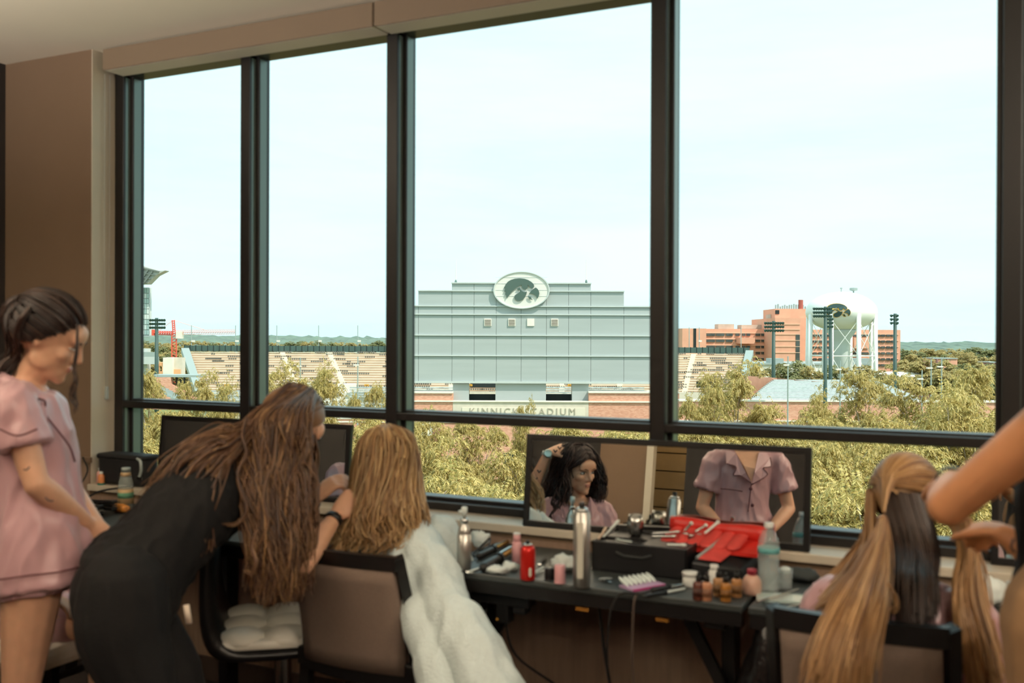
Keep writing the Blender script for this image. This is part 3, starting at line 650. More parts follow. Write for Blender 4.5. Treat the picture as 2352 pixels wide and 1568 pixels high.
epart('cabin_wall', m_conc2, cn, 374, 396, 821, 863, 200, 3); epart('cabin_open_side', m_conc, cn, 396, 418, 821, 863, 201, 2); epart('tarp', mat('orange_tarp', (232, 176, 130), .8), cn, 398, 414, 848, 860, 200.8, .6)
of = thing('orange_site_platform', 'orange steel site platform left of the white site cabin', 'platform', gb(366, 205))
epart('platform_deck', mat('orange_tarp', (0, 0, 0)), of, 357, 374, 832, 840, 205, 4); epart('platform_base', mat('orange_tarp', (0, 0, 0)), of, 357, 374, 853, 862, 205, 4)
for q in (358, 365, 372): epart('platform_post', mat('orange_tarp', (0, 0, 0)), of, q, q + 1, 832, 862, 205, .3)

# ------------------------------------------------------------------ trees
m_leaf = bpy.data.materials.new('locust_leaf'); m_leaf.use_nodes = True; t = m_leaf.node_tree; t.nodes.clear()
def leafmat(m, cols, trl=.35):
    m.use_nodes = True; t = m.node_tree; t.nodes.clear()
    a = t.nodes.new('ShaderNodeOutputMaterial'); mx = t.nodes.new('ShaderNodeMixShader'); df = t.nodes.new('ShaderNodeBsdfPrincipled'); tl = t.nodes.new('ShaderNodeBsdfTranslucent')
    g = t.nodes.new('ShaderNodeNewGeometry'); r = t.nodes.new('ShaderNodeValToRGB')
    while len(r.color_ramp.elements) < len(cols): r.color_ramp.elements.new(.5)
    for i, c in enumerate(cols): r.color_ramp.elements[i].position = i / (len(cols) - 1); r.color_ramp.elements[i].color = (*lin(c), 1)
    t.links.new(g.outputs['Random Per Island'], r.inputs[0]); df.inputs['Roughness'].default_value = .55
    t.links.new(r.outputs[0], df.inputs['Base Color']); t.links.new(r.outputs[0], tl.inputs[0]); mx.inputs[0].default_value = trl
    t.links.new(df.outputs[0], mx.inputs[1]); t.links.new(tl.outputs[0], mx.inputs[2]); t.links.new(mx.outputs[0], a.inputs[0]); return m
leafmat(m_leaf, [(152, 132, 66), (200, 176, 100), (222, 200, 130), (182, 164, 96), (130, 122, 70)])
m_leaf2 = leafmat(bpy.data.materials.new('far_leaf'), [(176, 158, 98), (204, 182, 120), (190, 172, 112), (158, 152, 100)])
m_leaf3 = leafmat(bpy.data.materials.new('dark_leaf'), [(128, 134, 88), (158, 156, 104), (142, 144, 96)])
m_bark = mat('grey_bark', (168, 154, 136), .9, var=.2, scale=6)
def make_tree(seed, nspray, leafm, hgt=10., rad=2.7, nl=8, lw=.05, ll=.165, low=.30, layered=True):
    random.seed(seed)
    root = bpy.data.objects.new('tree', None); COL.objects.link(root)
    tips = []; br = MB()
    br.tube(catmull([V(0, 0, 0), V(rnd(-.2, .2), rnd(-.2, .2), hgt * .3), V(rnd(-.3, .3), rnd(-.3, .3), hgt * .6), V(0, 0, hgt * .93)], 10), [.17, .15, .135, .12, .1, .085, .07, .055, .04, .02], 7)
    clumps = []
    for i in range(17):
        a_ = i * 2.4 + rnd(-.4, .4); h_ = lerp(low, .92, i / 16); r_ = rad * (1 - ((h_ - .45) / .62) ** 2) ** .5 * rnd(.72, 1.05) if abs(h_ - .45) < .61 else .3
        p0 = V(0, 0, hgt * max(.2, h_ - .16)); p1 = V(math.cos(a_) * r_, math.sin(a_) * r_, hgt * h_ + rnd(0, .5)); mid = p0.lerp(p1, .55) + V(0, 0, .35)
        pts = catmull([p0, mid, p1], 6); br.tube(pts, [.075, .06, .05, .04, .03, .015], 5)
        clumps.append((p1, rnd(.95, 1.45))); clumps.append((p0.lerp(p1, .6) + V(rnd(-.4, .4), rnd(-.4, .4), rnd(.2, .6)), rnd(.7, 1.1)))
        for q in range(2):
            e_ = p1 + V(rnd(-.9, .9), rnd(-.9, .9), rnd(-.2, .7)); br.tube([mid, mid.lerp(e_, .6) + V(0, 0, .15), e_], [.03, .022, .01], 4); clumps.append((e_, rnd(.6, 1.)))
    clumps.append((V(0, 0, hgt * .94), .9)); clumps.append((V(rnd(-.3, .3), 0, hgt * .99), .5))
    lv = []; lf = []
    for s_ in range(nspray):
        c, cr2 = random.choice(clumps)
        d = V(rnd(-1, 1), rnd(-1, 1), rnd(-.25, 1.)); d.normalize(); st_ = c + V(d.x, d.y, d.z * .55) * cr2 * rnd(.35, 1.)
        out = V(d.x + rnd(-.5, .5), d.y + rnd(-.5, .5), .15); out.normalize(); L_ = rnd(.45, .8); p = st_.copy(); side = out.cross(V(0, 0, 1)).normalized()
        for k in range(nl):
            u = k / nl; dirv = (out * (1 - .4 * u) + V(0, 0, .35 - 1.25 * u)).normalized(); p2 = p + dirv * L_ / nl
            for sg in (-1, 1):
                ld = (side * sg + dirv * .45 + V(0, 0, -.35 + rnd(-.2, .2))).normalized(); wd = dirv * lw
                n = len(lv); q = p + ld * ll * rnd(.75, 1.1); lv += [p - wd * .35, p + ld * ll * .5 - wd * .7, q, p + ld * ll * .5 + wd * .7]
                lf.append((n, n + 1, n + 2, n + 3))
            p = p2
    cw = bpy.data.meshes.new('crown'); cw.from_pydata(lv, [], lf); cw.materials.append(leafm); oc = bpy.data.objects.new('crown', cw); COL.objects.link(oc); oc.parent = root; oc['kind'] = 'stuff'
    tm = bpy.data.meshes.new('trunk'); tm.from_pydata(br.v, [], br.f); tm.materials.append(m_bark); ot = bpy.data.objects.new('trunk', tm); COL.objects.link(ot); ot.parent = root
    return root
def copy_tree(o, parent=None):
    c = o.copy(); COL.objects.link(c); c.parent = parent
    for ch_ in o.children: copy_tree(ch_, c)
    return c
protos = [make_tree(11, 4300, m_leaf), make_tree(23, 4300, m_leaf, rad=3.0), make_tree(37, 3900, m_leaf, rad=2.3, low=.36)]
far = [make_tree(51, 1500, m_leaf2, rad=3.4, lw=.16, ll=.34, low=.2), make_tree(67, 1500, m_leaf3, rad=3.2, lw=.16, ll=.34, low=.2)]
used = set()
def plant(pr, name, px, top, Y, wpx, label, group, rz=None):
    o = pr if pr.name not in used else copy_tree(pr)
    used.add(o.name); b_ = gb(px, Y); zt = xz(px, top, Y)[1]
    h_ = zt - GZ; sw = wpx * Y / F / 6.2
    o.location = b_; o.scale = (sw, sw, h_ / 10.2); o.rotation_euler = (0, 0, rnd(0, 6.28) if rz is None else rz)
    o.name = name; used.add(o.name); tag(o, label, 'tree', group); return o
random.seed(5)
near = [  # px, top, Y, width px, proto, label
 (345, 866, 62, 150, 0, 'locust tree at the left window edge before the brick gable'), (462, 868, 66, 120, 1, 'locust tree covering the foot of the grandstand in the left pane'),
 (512, 884, 58, 110, 2, 'small locust tree left of the second mullion'), (636, 848, 64, 150, 1, 'locust tree right of the second mullion before the bench rows'),
 (742, 848, 70, 130, 2, 'pointed locust tree before the dark stadium opening'), (848, 898, 60, 100, 0, 'small locust tree left of the wide mullion'),
 (1200, 932, 72, 70, 2, 'slim locust tree top covering the carved stone name'), (1100, 978, 55, 170, 0, 'round locust crown below the carved stone name'),
 (968, 962, 50, 150, 1, 'locust tree beside the stone sign with the letter A'), (1690, 846, 60, 190, 1, 'big locust tree before the right end of the grandstand'),
 (1620, 905, 55, 130, 0, 'locust tree beside the wide right mullion'), (1880, 908, 62, 110, 2, 'small locust tree before the low brick front wall'),
 (1990, 868, 66, 160, 0, 'locust tree before the water tower legs'), (2120, 880, 58, 220, 1, 'spreading locust tree below the round white roof'),
 (2250, 858, 64, 200, 0, 'locust tree at the right window edge'), (2200, 905, 46, 260, 2, 'near locust tree with bare limbs at lower right')]
for (px_, tp, Y, wp, k, lb) in near: plant(protos[k], 'locust_tree', px_, tp, Y, wp, lb, 'locust trees outside the window')
lb = 'yellow-green locust tree in the close canopy under the window'
for (Y, t0, t1, step, w_) in ((56, 955, 990, 105, 230), (43, 1005, 1040, 135, 300), (33, 1085, 1130, 190, 420)):
    x_ = 300
    while x_ < 2380:
        if not (Y == 56 and 1000 < x_ < 1300) and not (Y == 43 and 1020 < x_ < 1120): plant(random.choice(protos), 'locust_tree', x_ + rnd(-25, 25), rnd(t0, t1), Y * rnd(.94, 1.06), w_ * rnd(.85, 1.15), lb, 'close canopy of locust trees')
        x_ += step
lb = 'rounded olive tree in the distant wood'
for (xa, xb, Y, t0, t1, st_, w_) in ((2072, 2330, 560, 799, 806, 22, 42), (2098, 2330, 430, 808, 820, 26, 52), (2075, 2330, 300, 822, 842, 30, 66), (2085, 2330, 210, 846, 866, 36, 84), (300, 900, 700, 783, 789, 24, 36), (300, 470, 560, 792, 800, 20, 40), (300, 520, 430, 800, 812, 24, 48), (300, 450, 330, 820, 840, 30, 60)):
    x_ = xa
    while x_ < xb:
        plant(far[0] if random.random() < .7 else far[1], 'woodland_tree', x_ + rnd(-8, 8), rnd(t0, t1), Y * rnd(.93, 1.07), w_ * rnd(.85, 1.2), lb, 'distant woodland trees'); x_ += st_
lb = 'dark green street tree between the annex and the lower brick stand'
for (px_, tp, Y, w_) in ((1735, 848, 262, 60), (1790, 836, 268, 70), (1830, 832, 235, 70), (1862, 842, 225, 55), (1905, 842, 240, 60), (1968, 840, 235, 70), (2010, 850, 225, 60), (1720, 842, 268, 50), (2030, 862, 215, 60)):
    plant(far[1] if px_ in (1830, 1905) else far[0], 'street_tree', px_, tp, Y, w_, lb, 'street trees before the hospital')
# ------------------------------------------------------------------ furniture
random.seed(21)
m_blk = mat('black_lacquer', (20, 18, 18), .35, var=.1, scale=8)
m_blkp = mat('black_plastic', (22, 22, 23), .42)
m_rub = mat('black_rubber_cord', (26, 23, 22), .6)
m_top = mat('black_laminate_top', (46, 52, 52), .48, var=.1, scale=30, spec=1.)
m_chrome = mat('brushed_chrome', (188, 190, 188), .22, 1.)
m_tape = mat('teal_white_plastic', (216, 226, 222), .4)
TZ = .74
def folding_table(x0, x1, y0, y1, label, legs=(1, 1)):
    t_ = thing('folding_table', label, 'table', V((x0 + x1) / 2, (y0 + y1) / 2, 0), 'black folding tables')
    MB().box(x0, x1, y0, y1, TZ - .022, TZ).build('table_top', m_top, t_, bevel=.004)
    MB().box(x0 + .004, x1 - .004, y0 + .003, y0 + .02, TZ - .062, TZ - .022).build('apron', m_blk, t_); MB().box(x0 + .004, x1 - .004, y1 - .02, y1 - .003, TZ - .062, TZ - .022).build('apron', m_blk, t_)
    for k, xl in enumerate((x0 + .11, x1 - .09)):
        if not legs[k]: continue
        MB().box(xl - .022, xl + .022, (y0 + y1) / 2 - .035, (y0 + y1) / 2 + .035, .03, TZ - .06).build('leg', m_blk, t_, bevel=.004)
        MB().box(xl - .025, xl + .025, y0 + .03, y1 - .03, 0, .03).build('foot', m_blk, t_, bevel=.006)
        MB().box(xl - .03, xl + .03, y0 + .03, y1 - .03, TZ - .085, TZ - .022).build('leg_bracket', m_blk, t_)
        sg = 1 if k == 0 else -1
        MB().bar(V(xl + sg * .13, (y0 + y1) / 2 - .06, TZ - .08), V(xl + sg * .01, (y0 + y1) / 2 - .06, TZ - .30), .022, .035).build('brace', m_blk, t_)
    return t_
ta = folding_table(-1.70, -.668, 2.832, 3.300, 'long black folding table holding the hairspray cans and makeup case')
tb = folding_table(-.652, .95, 2.832, 3.300, 'black folding table behind the woman with the ponytail', (0, 1))
tcn_ = folding_table(-3.83, -2.25, 2.86, 3.300, 'black folding table at the left behind the stylist in black', (1, 0))
MB().box(-2.822, -2.778, 3.05, 3.12, .03, TZ - .06).build('leg', m_blk, tcn_, bevel=.004); MB().box(-2.825, -2.775, 2.89, 3.27, 0, .03).build('foot', m_blk, tcn_)
for xx in (-1.16, -.905): MB().box(xx - .02, xx + .02, 2.829, 2.834, TZ - .075, TZ - .066).build('brass_clip', mat('brass', (176, 120, 52), .4, .7), ta)

m_uph = mat('taupe_upholstery', (124, 106, 94), .9, var=.06, scale=160, bump=.2, bscale=320)
m_cream = mat('cream_leather_cushion', (222, 218, 206), .45, var=.03, scale=6)
def chair(x, y, ang, label, back_h=.87, w=.44, uph=m_uph, panel_z=.50):
    """dining chair; ang 0 faces +Y"""
    c_ = thing('dining_chair', label, 'chair', V(x, y, 0)); R_ = Matrix.Rotation(ang, 3, 'Z'); o = V(x, y, 0)
    def w_(a, b, z): return o + R_ @ V(a, b, z)
    for sx in (-1, 1):
        MB().bar(w_(sx * (w / 2 - .02), .40, 0), w_(sx * (w / 2 - .02), .40, .43), .036).build('leg', m_blk, c_)
        MB().bar(w_(sx * (w / 2 - .02), -.02, 0), w_(sx * (w / 2 - .02), .02, .44), .036).build('leg', m_blk, c_)
        MB().tube(catmull([w_(sx * (w / 2 - .02), .02, .42), w_(sx * (w / 2 - .02), .0, .6), w_(sx * (w / 2 - .02), -.075, back_h)], 8), .024, 4, flat=.9).build('back_post', m_blk, c_)
    MB().obox(w_(0, .21, .43), R_ @ V(w / 2, 0, 0), R_ @ V(0, .225, 0), V(0, 0, .03)).build('seat_frame', m_blk, c_, bevel=.006)
    MB().obox(w_(0, .215, .475), R_ @ V(w / 2 - .015, 0, 0), R_ @ V(0, .21, 0), V(0, 0, .025)).build('seat_cushion', uph, c_, bevel=.018)
    def rail(z, name, hh, bow):
        pts = []
        for i in range(9):
            u = i / 8 * 2 - 1; f_ = max(0, (z - .42) / (back_h - .42)); b_ = -.085 * f_ ** 1.4 - .02 * (1 - u * u); pts.append((u * (w / 2 - .02), b_, z - bow * (1 - u * u)))
        R2 = [[w_(a, b - .014, q - hh / 2), w_(a, b + .014, q - hh / 2), w_(a, b + .014, q + hh / 2), w_(a, b - .014, q + hh / 2)] for a, b, q in pts]
        MB().rings(R2).build(name, m_blk, c_)
    rail(back_h - .02, 'top_rail', .045, 0); rail(panel_z, 'lower_rail', .04, .012)
    R2 = []
    for i in range(9):
        u = i / 8 * 2 - 1; row = []
        for j in range(7):
            z = lerp(panel_z + .008, back_h - .04, j / 6); f_ = max(0, (z - .42) / (back_h - .42)); row.append((u * (w / 2 - .035), -.085 * f_ ** 1.4 - .02 * (1 - u * u), z))
        R2.append([w_(a, b - .019, q) for a, b, q in row] + [w_(a, b + .019, q) for a, b, q in reversed(row)])
    MB().rings(R2).build('back_panel', uph, c_, smooth=True)
    return c_
ch1 = chair(-1.905, 2.70, 0, 'dining chair with taupe back panel under the blonde woman in white', back_h=.815, w=.462, panel_z=.415)
ch2 = chair(-.283, 2.36, 0, 'dining chair with taupe back panel under the woman with the ponytail', back_h=.895, w=.405, panel_z=.52)
# swivel-style chair with tufted pale seat, seen from the side
tchr = thing('tufted_chair', 'black shell chair with a pale tufted seat between the stylist and the blonde woman', 'chair', V(-2.33, 2.85, 0))
TR_ = Matrix.Rotation(math.radians(38), 3, 'Z')
def tw_(a, b, z): return V(-2.33, 2.85, 0) + TR_ @ V(a, b, z)
prof_ = [(-.245, .80), (-.25, .62), (-.235, .50), (-.19, .44), (-.10, .425), (.10, .43), (.235, .445)]
R2 = []
for (a_, z_) in catmull([V(p[0], p[1], 0) for p in prof_], 18) and [(p.x, p.y) for p in catmull([V(p[0], p[1], 0) for p in prof_], 18)]:
    R2.append([tw_(a_ - .018, -.24, z_ - .014), tw_(a_ - .018, .24, z_ - .014), tw_(a_ + .018, .24, z_ + .014), tw_(a_ + .018, -.24, z_ + .014)])
MB().rings(R2).build('shell', m_blk, tchr, smooth=True)
for i in range(3):
    for j in range(3):
        MB().ell(tw_(-.135 + i * .15, -.15 + j * .15, .468), TR_ @ V(.082, 0, 0), TR_ @ V(0, .082, 0), V(0, 0, .034), 14, 8).build('tuft', m_cream, tchr, smooth=True)
MB().obox(tw_(.01, 0, .458), TR_ @ V(.215, 0, 0), TR_ @ V(0, .225, 0), V(0, 0, .016)).build('seat_pad', m_cream, tchr, bevel=.012)
MB().lathe(tw_(0, 0, 0), [(.03, .04), (.03, .42), (.06, .425)], 16).build('column', m_chrome, tchr)
for k in range(4):
    a_ = math.radians(45 + 90 * k); MB().bar(tw_(0, 0, .05), tw_(math.cos(a_) * .27, math.sin(a_) * .27, .02), .04, .03).build('leg', m_blk, tchr)
st_ = thing('cushioned_stool', 'low stool with a cream cushion under the seated woman at the left', 'stool', V(-3.0, 2.40, 0))
MB().obox(V(-3.0, 2.40, .455), V(.24, 0, 0), V(0, .22, 0), V(0, 0, .04)).build('cushion', m_cream, st_, bevel=.03)
for sx in (-1, 1):
    for sy in (-1, 1): MB().bar(V(-3.0 + sx * .2, 2.40 + sy * .18, 0), V(-3.0 + sx * .2, 2.40 + sy * .18, .415), .035).build('leg', m_blk, st_)

# leaning full-length mirrors laid on their sides on the ledge
m_mir = mat('silvered_mirror', (226, 226, 222), .015, 1.)
def mirror(xa, xb, yb, yt, z0, hgt, yaw, label):
    c_ = V((xa + xb) / 2, yb, z0); ux = V(math.cos(yaw), math.sin(yaw), 0); bk = V(-math.sin(yaw), math.cos(yaw), 0); tl = math.atan2(yt - yb, hgt)
    uz = V(0, 0, 1) * math.cos(tl) + bk * math.sin(tl); n_ = ux.cross(uz).normalized(); hw = (xb - xa) / 2
    o = thing('leaning_mirror', label, 'mirror', c_, 'black framed mirrors laid along the sill'); fr = .022
    MB().obox(c_ + uz * hgt / 2, ux * (hw - .01), uz * (hgt / 2 - .01), n_ * .003).build('mirror_glass', m_mir, o)
    for s_ in (-1, 1):
        MB().obox(c_ + uz * hgt / 2 + ux * s_ * (hw - fr / 2), ux * fr / 2, uz * hgt / 2, n_ * .011).build('frame_stile', m_blk, o, bevel=.003)
        MB().obox(c_ + uz * (hgt / 2 + s_ * (hgt / 2 - fr / 2)), ux * hw, uz * fr / 2, n_ * .0105).build('frame_rail', m_blk, o, bevel=.003)
    MB().obox(c_ + uz * hgt / 2 - n_ * .006, ux * (hw - .006), uz * (hgt / 2 - .006), n_ * .002).build('backing', m_blkp, o)
    return o
MIR_YAW = math.radians(1.0)
mirror(-1.597, -.568, 3.330, 3.366, .808, .338, MIR_YAW, 'black framed mirror on the sill showing a curly haired woman')
lm_ = bpy.data.objects['leaning_mirror']
for xx in (-1.4, -.78): MB().bar(V(xx, 3.352, .95), V(xx, 3.44, .812), .012, .008).build('easel_strut', m_blkp, lm_)
mirror(-3.53, -2.455, 3.415, 3.447, .808, .328, 0, 'black framed mirror on the sill behind the stylist in black')
mirror(-.038, 1.02, 3.418, 3.450, .808, .332, 0, 'black framed mirror on the sill at the far right')

# ------------------------------------------------------------------ things on the tables
def bottle(name, label, cat, px, py, prof, m, parts=(), group=None, z=TZ, xy=None, n=20):
    p = onz(px, py, z) if xy is None else V(*xy, z)
    o = thing(name, label, cat, p, group); MB().lathe(p, prof, n).build('body', m, o, smooth=True)
    for (nm, pr, mm) in parts: MB().lathe(p, pr, n).build(nm, mm, o, smooth=True)
    return o
def cap(r, z0, z1): return [(r * .95, z0), (r, z0 + .001), (r, z1 - .002), (r * .9, z1)]
m_silver = mat('satin_silver_can', (178, 176, 170), .3, .85, var=.04, scale=10); m_redm = mat('red_metallic_can', (196, 34, 26), .28, .35)
m_pink = mat('pink_plastic', (214, 160, 164), .4); m_whitep = mat('white_plastic', (226, 228, 224), .4)
m_clear = mat('clear_plastic_shell', (226, 240, 240), .06, alpha=.26, spec=.9, coat=1.)
m_water = mat('water_in_bottle', (206, 222, 222), .05, alpha=.22, spec=.8)
pm = bottle('pump_bottle', 'silver pump bottle on the table beside the white robe', 'bottle', 1066, 1309, cap(.0235, 0, .118) + [(.022, .122), (.0185, .138), (.011, .150), (.010, .156)], m_silver, [('pump_collar', [(.0125, .154), (.0125, .170), (.006, .171)], m_chrome), ('pump_head', [(.006, .17), (.006, .182), (.010, .184), (.010, .206), (.007, .208)], m_tape)])
p_ = pm.location; MB().bar(p_ + V(0, 0, .196), p_ + V(-.012, -.016, .192), .008).build('nozzle', m_tape, pm)
tal = bottle('hairspray_can', 'tall silver hairspray can at the table edge before the mirror', 'spray can', 1336, 1346, cap(.0265, 0, .222) + [(.025, .228), (.022, .232)], m_silver, [('shoulder', [(.023, .230), (.018, .240), (.012, .243)], m_chrome), ('actuator', [(.009, .242), (.009, .256), (.006, .258)], m_blkp)])
MB().box(tal.location.x - .004, tal.location.x + .014, tal.location.y - .0275, tal.location.y - .02, TZ + .03, TZ + .2).build('label_panel', mat('cream_label', (206, 202, 188), .5), tal)
rc = bottle('red_spray_can', 'bright red metallic spray can without its cap on the table', 'spray can', 1212, 1330, [(.022, 0), (.0238, .003), (.0238, .088), (.023, .097), (.018, .105), (.0125, .108)], m_redm, [('valve_cup', [(.0145, .107), (.0145, .112), (.007, .113)], m_chrome), ('actuator', [(.006, .112), (.006, .122), (.004, .123)], m_blkp)])
MB().tube([rc.location + V(.017, -.0175, .02), rc.location + V(.017, -.0175, .034)], .0075, 10, flat=.5, round_ends=True).build('sticker', mat('cream_label', (0, 0, 0)), rc)
bottle('pink_bottle', 'slim pale pink bottle behind the red spray can', 'bottle', 1187, 1296, [(.0165, 0), (.0165, .072), (.013, .078)], m_pink, [('cap', [(.0125, .077), (.0125, .100), (.011, .101)], m_pink), ('cap_top', [(.0125, .101), (.0125, .106)], m_whitep)])
bottle('pink_cylinder', 'loose pink cylinder cap standing between the red and silver cans', 'cap', 1286, 1338, [(.0170, 0), (.0175, .001), (.0172, .054), (.016, .056)], m_pink, [('cap_rim', [(.0181, 0), (.0181, .004)], m_pink)])
bottle('black_cylinder', 'loose black cylinder cap beside the pink cap', 'cap', 1262, 1330, [(.0150, 0), (.0155, .001), (.0155, .034), (.0145, .036)], m_blkp, [('cap_rim', [(.0158, 0), (.0158, .003)], m_blkp)])
fl = [(1604, 1377, (96, 52, 40), 'dark brown foundation bottle at the left of the little cluster'), (1623, 1378, (182, 128, 96), 'tan foundation bottle second in the little cluster'), (1650, 1368, (178, 132, 90), 'light tan foundation bottle behind the amber one'), (1667, 1380, (170, 112, 44), 'amber foundation bottle nearest the table edge'), (1692, 1370, (172, 120, 72), 'honey foundation bottle at the right of the little cluster')]
for i, (a_, b_, c_, l_) in enumerate(fl):
    bottle('foundation_bottle', l_, 'bottle', a_, b_, [(.0155, 0), (.0165, .002), (.0165, .046), (.014, .052), (.0075, .055)], mat('foundation_%d' % i, c_, .25, coat=.5), [('screw_cap', [(.0085, .054), (.0085, .070), (.0075, .071)], m_blkp), ('label_band', [(.0168, .012), (.0168, .036)], mat('foundation_label_%d' % i, tuple(int(v * .72) for v in c_), .5)), ('dropper_tip', [(.0045, .07), (.004, .080), (.002, .082)], m_blkp)], 'foundation bottles')
bottle('white_tub', 'small white lidded tub behind the foundation bottles', 'tub', 1585, 1345, [(.022, 0), (.023, .002), (.023, .03), (.022, .031)], m_whitep, [('lid', [(.024, .031), (.024, .043), (.023, .044)], m_whitep)])
bottle('white_tub', 'second white tub between the foundation bottles and the jar', 'tub', 1640, 1348, [(.016, 0), (.017, .002), (.017, .05), (.012, .054)], m_whitep, [('lid', [(.013, .054), (.013, .068), (.012, .069)], m_whitep)])
jr = bottle('pink_jar', 'rounded pale peach jar beside the water bottle', 'jar', 1727, 1364, [(.024, 0), (.028, .004), (.0295, .02), (.028, .042), (.02, .054), (.014, .058)], mat('peach_glass', (214, 172, 152), .15, coat=.6), [('neck', [(.0135, .057), (.0135, .066)], mat('magenta_cap', (150, 40, 58), .4)), ('lid', [(.015, .064), (.015, .074), (.014, .075)], mat('magenta_cap', (0, 0, 0)))])
wb_ = bottle('water_bottle', 'clear half full plastic water bottle with a white cap', 'bottle', 1765, 1358, [(.024, 0), (.031, .004), (.032, .012)] + [(.032 - .0016 * (i % 2), .018 + i * .0075) for i in range(11)] + [(.0325, .108), (.0325, .138), (.0285, .158), (.017, .184), (.0115, .190), (.0112, .196)], m_clear, [('water', [(.029, .004), (.030, .012), (.030, .096), (.002, .0965)], m_water), ('cap', [(.0135, .193), (.0138, .194), (.0138, .207), (.0125, .208)], m_whitep), ('label_wrap', [(.0328, .118), (.0328, .134), (.0326, .134), (.0326, .118)], mat('teal_bottle_label', (120, 196, 196), .4, alpha=.6))], n=24)
gs = bottle('clear_tumbler', 'small clear tumbler with cotton pads right of the water bottle', 'tumbler', 1803, 1352, [(.020, 0), (.021, .002), (.0235, .062), (.0222, .062), (.0195, .004), (.001, .004)], m_clear, [('cotton_pad', [(.015, .05), (.017, .054), (.016, .064), (.008, .068)], m_tape)])
bottle('silver_goblet', 'silver stemless goblet on the open makeup case before the mirror', 'goblet', 0, 0, [(.014, 0), (.022, .006), (.028, .03), (.028, .05), (.023, .072), (.0215, .072), (.026, .05), (.026, .03), (.02, .008), (.001, .006)], m_chrome, [('foot', [(.015, 0), (.015, .003)], m_chrome)], z=TZ + .094, xy=(-1.118, 3.20))
# curling irons, clips, brushes, cords
def wand(label, p, q, r0, m1, name='curling_iron', cat='curling iron', cordto=None, barrel=.5):
    p = Vector(p); q = Vector(q); o = thing(name, label, cat, V(p.x, p.y, min(p.z, q.z) - r0)); d = q - p
    MB().tube([p, p + d * (1 - barrel)], [r0 * 1.05, r0 * .9], 12, round_ends=True).build('handle', m_blkp, o, smooth=True)
    MB().tube([p + d * (1 - barrel), q], [r0 * .75, r0 * .7], 12, round_ends=True).build('barrel', m1, o, smooth=True)
    MB().tube([p + d * (1 - barrel) - d * .02, p + d * (1 - barrel) + d * .03], r0 * 1.2, 12).build('collar', m_blkp, o)
    MB().bar(p + d * (1 - barrel) + V(0, 0, r0), q - d * .06 + V(0, 0, r0 * .9), r0 * .5, r0 * .25).build('clamp', m_chrome, o)
    if cordto: MB().tube(catmull([p] + cordto, 24), .0032, 6).build('cord', m_rub, o, smooth=True)
    return o
t1 = lambda px, py, dz=0: onz(px, py, TZ) + V(0, 0, dz)
wand('black curling iron lying behind the silver pump bottle', t1(1112, 1314, .016), t1(1178, 1272, .016), .0155, mat('gold_barrel', (196, 148, 74), .25, .9), cordto=[t1(1090, 1316, .006), t1(1050, 1318, .006), V(-1.60, 2.80, .71), V(-1.60, 2.80, .5), V(-1.5, 2.9, .2), V(-1.3, 3.2, .05)])
wand('second curling iron lying across the back of the table', t1(1100, 1285, .012), t1(1165, 1252, .012), .011, mat('gold_barrel', (0, 0, 0)), cordto=[t1(1085, 1278, .006), t1(1110, 1262, .02), t1(1125, 1258, .035), t1(1120, 1272, .02), t1(1100, 1268, .006)])
wand('chrome curling iron with a grey cord at the table front', t1(1500, 1362, .009), t1(1570, 1350, .009), .009, m_chrome, cordto=[t1(1470, 1368, .006), V(-1.03, 2.815, .735), V(-1.06, 2.80, .66), V(-1.075, 2.84, .45), V(-1.05, 2.95, .30), V(-1.16, 3.1, .17), V(-1.26, 3.22, .20), V(-1.33, 3.24, .12)])
wand('thin white styling wand at the front edge of the table', t1(1482, 1374, .006), t1(1572, 1356, .006), .006, m_tape, 'styling_wand', 'styling wand')
def crumple(name, label, cat, p, s, m, seed, amp=.5, group=None):
    mb = MB(); mb.ell(p + V(0, 0, s[2]), V(s[0], 0, 0), V(0, s[1], 0), V(0, 0, s[2]), 18, 12)
    for i, v in enumerate(mb.v):
        n_ = noise.noise((v - p) * 55 + V(seed, 0, 0)) + .6 * noise.noise((v - p) * 120 + V(0, seed, 0)); d = v - (p + V(0, 0, s[2])); mb.v[i] = p + V(0, 0, s[2]) + d * (1 + amp * n_)
    for v in mb.v: v.z = max(v.z, p.z + .0005)
    o = mb.build(name, m, loc=p, smooth=True); return tag(o, label, cat, group)
m_tissue = mat('white_tissue', (226, 236, 234), .8)
crumple('tissue', 'crumpled white tissue left of the silver pump bottle', 'tissue', t1(1036, 1290), (.035, .03, .035), m_tissue, 1)
crumple('tissue', 'white tissue bundle beside the robe on the table', 'tissue', t1(1045, 1262), (.035, .03, .028), m_tissue, 2)
crumple('tissue', 'crumpled tissue standing behind the silver pump bottle', 'tissue', t1(1100, 1256), (.04, .02, .03), m_tissue, 3)
crumple('tissue', 'white tissue in front of the curling iron', 'tissue', t1(1140, 1316), (.04, .022, .012), m_tissue, 4)
crumple('tissue', 'white tissue left of the red spray can', 'tissue', t1(1172, 1310), (.03, .02, .014), m_tissue, 5)
crumple('plastic_bag', 'crumpled clear plastic bag between the black cap and the silver can', 'bag', t1(1298, 1310), (.045, .035, .026), m_tissue, 6)
crumple('grey_cloth', 'small dark grey cloth on the right end of the table', 'cloth', t1(1838, 1335), (.06, .04, .022), mat('grey_cloth', (54, 60, 60), .8), 7, .25)
crumple('powder_puff', 'round beige powder puff behind the silver pump bottle', 'powder puff', t1(1034, 1300), (.02, .02, .012), mat('beige_puff', (196, 176, 156), .8), 8, .1)
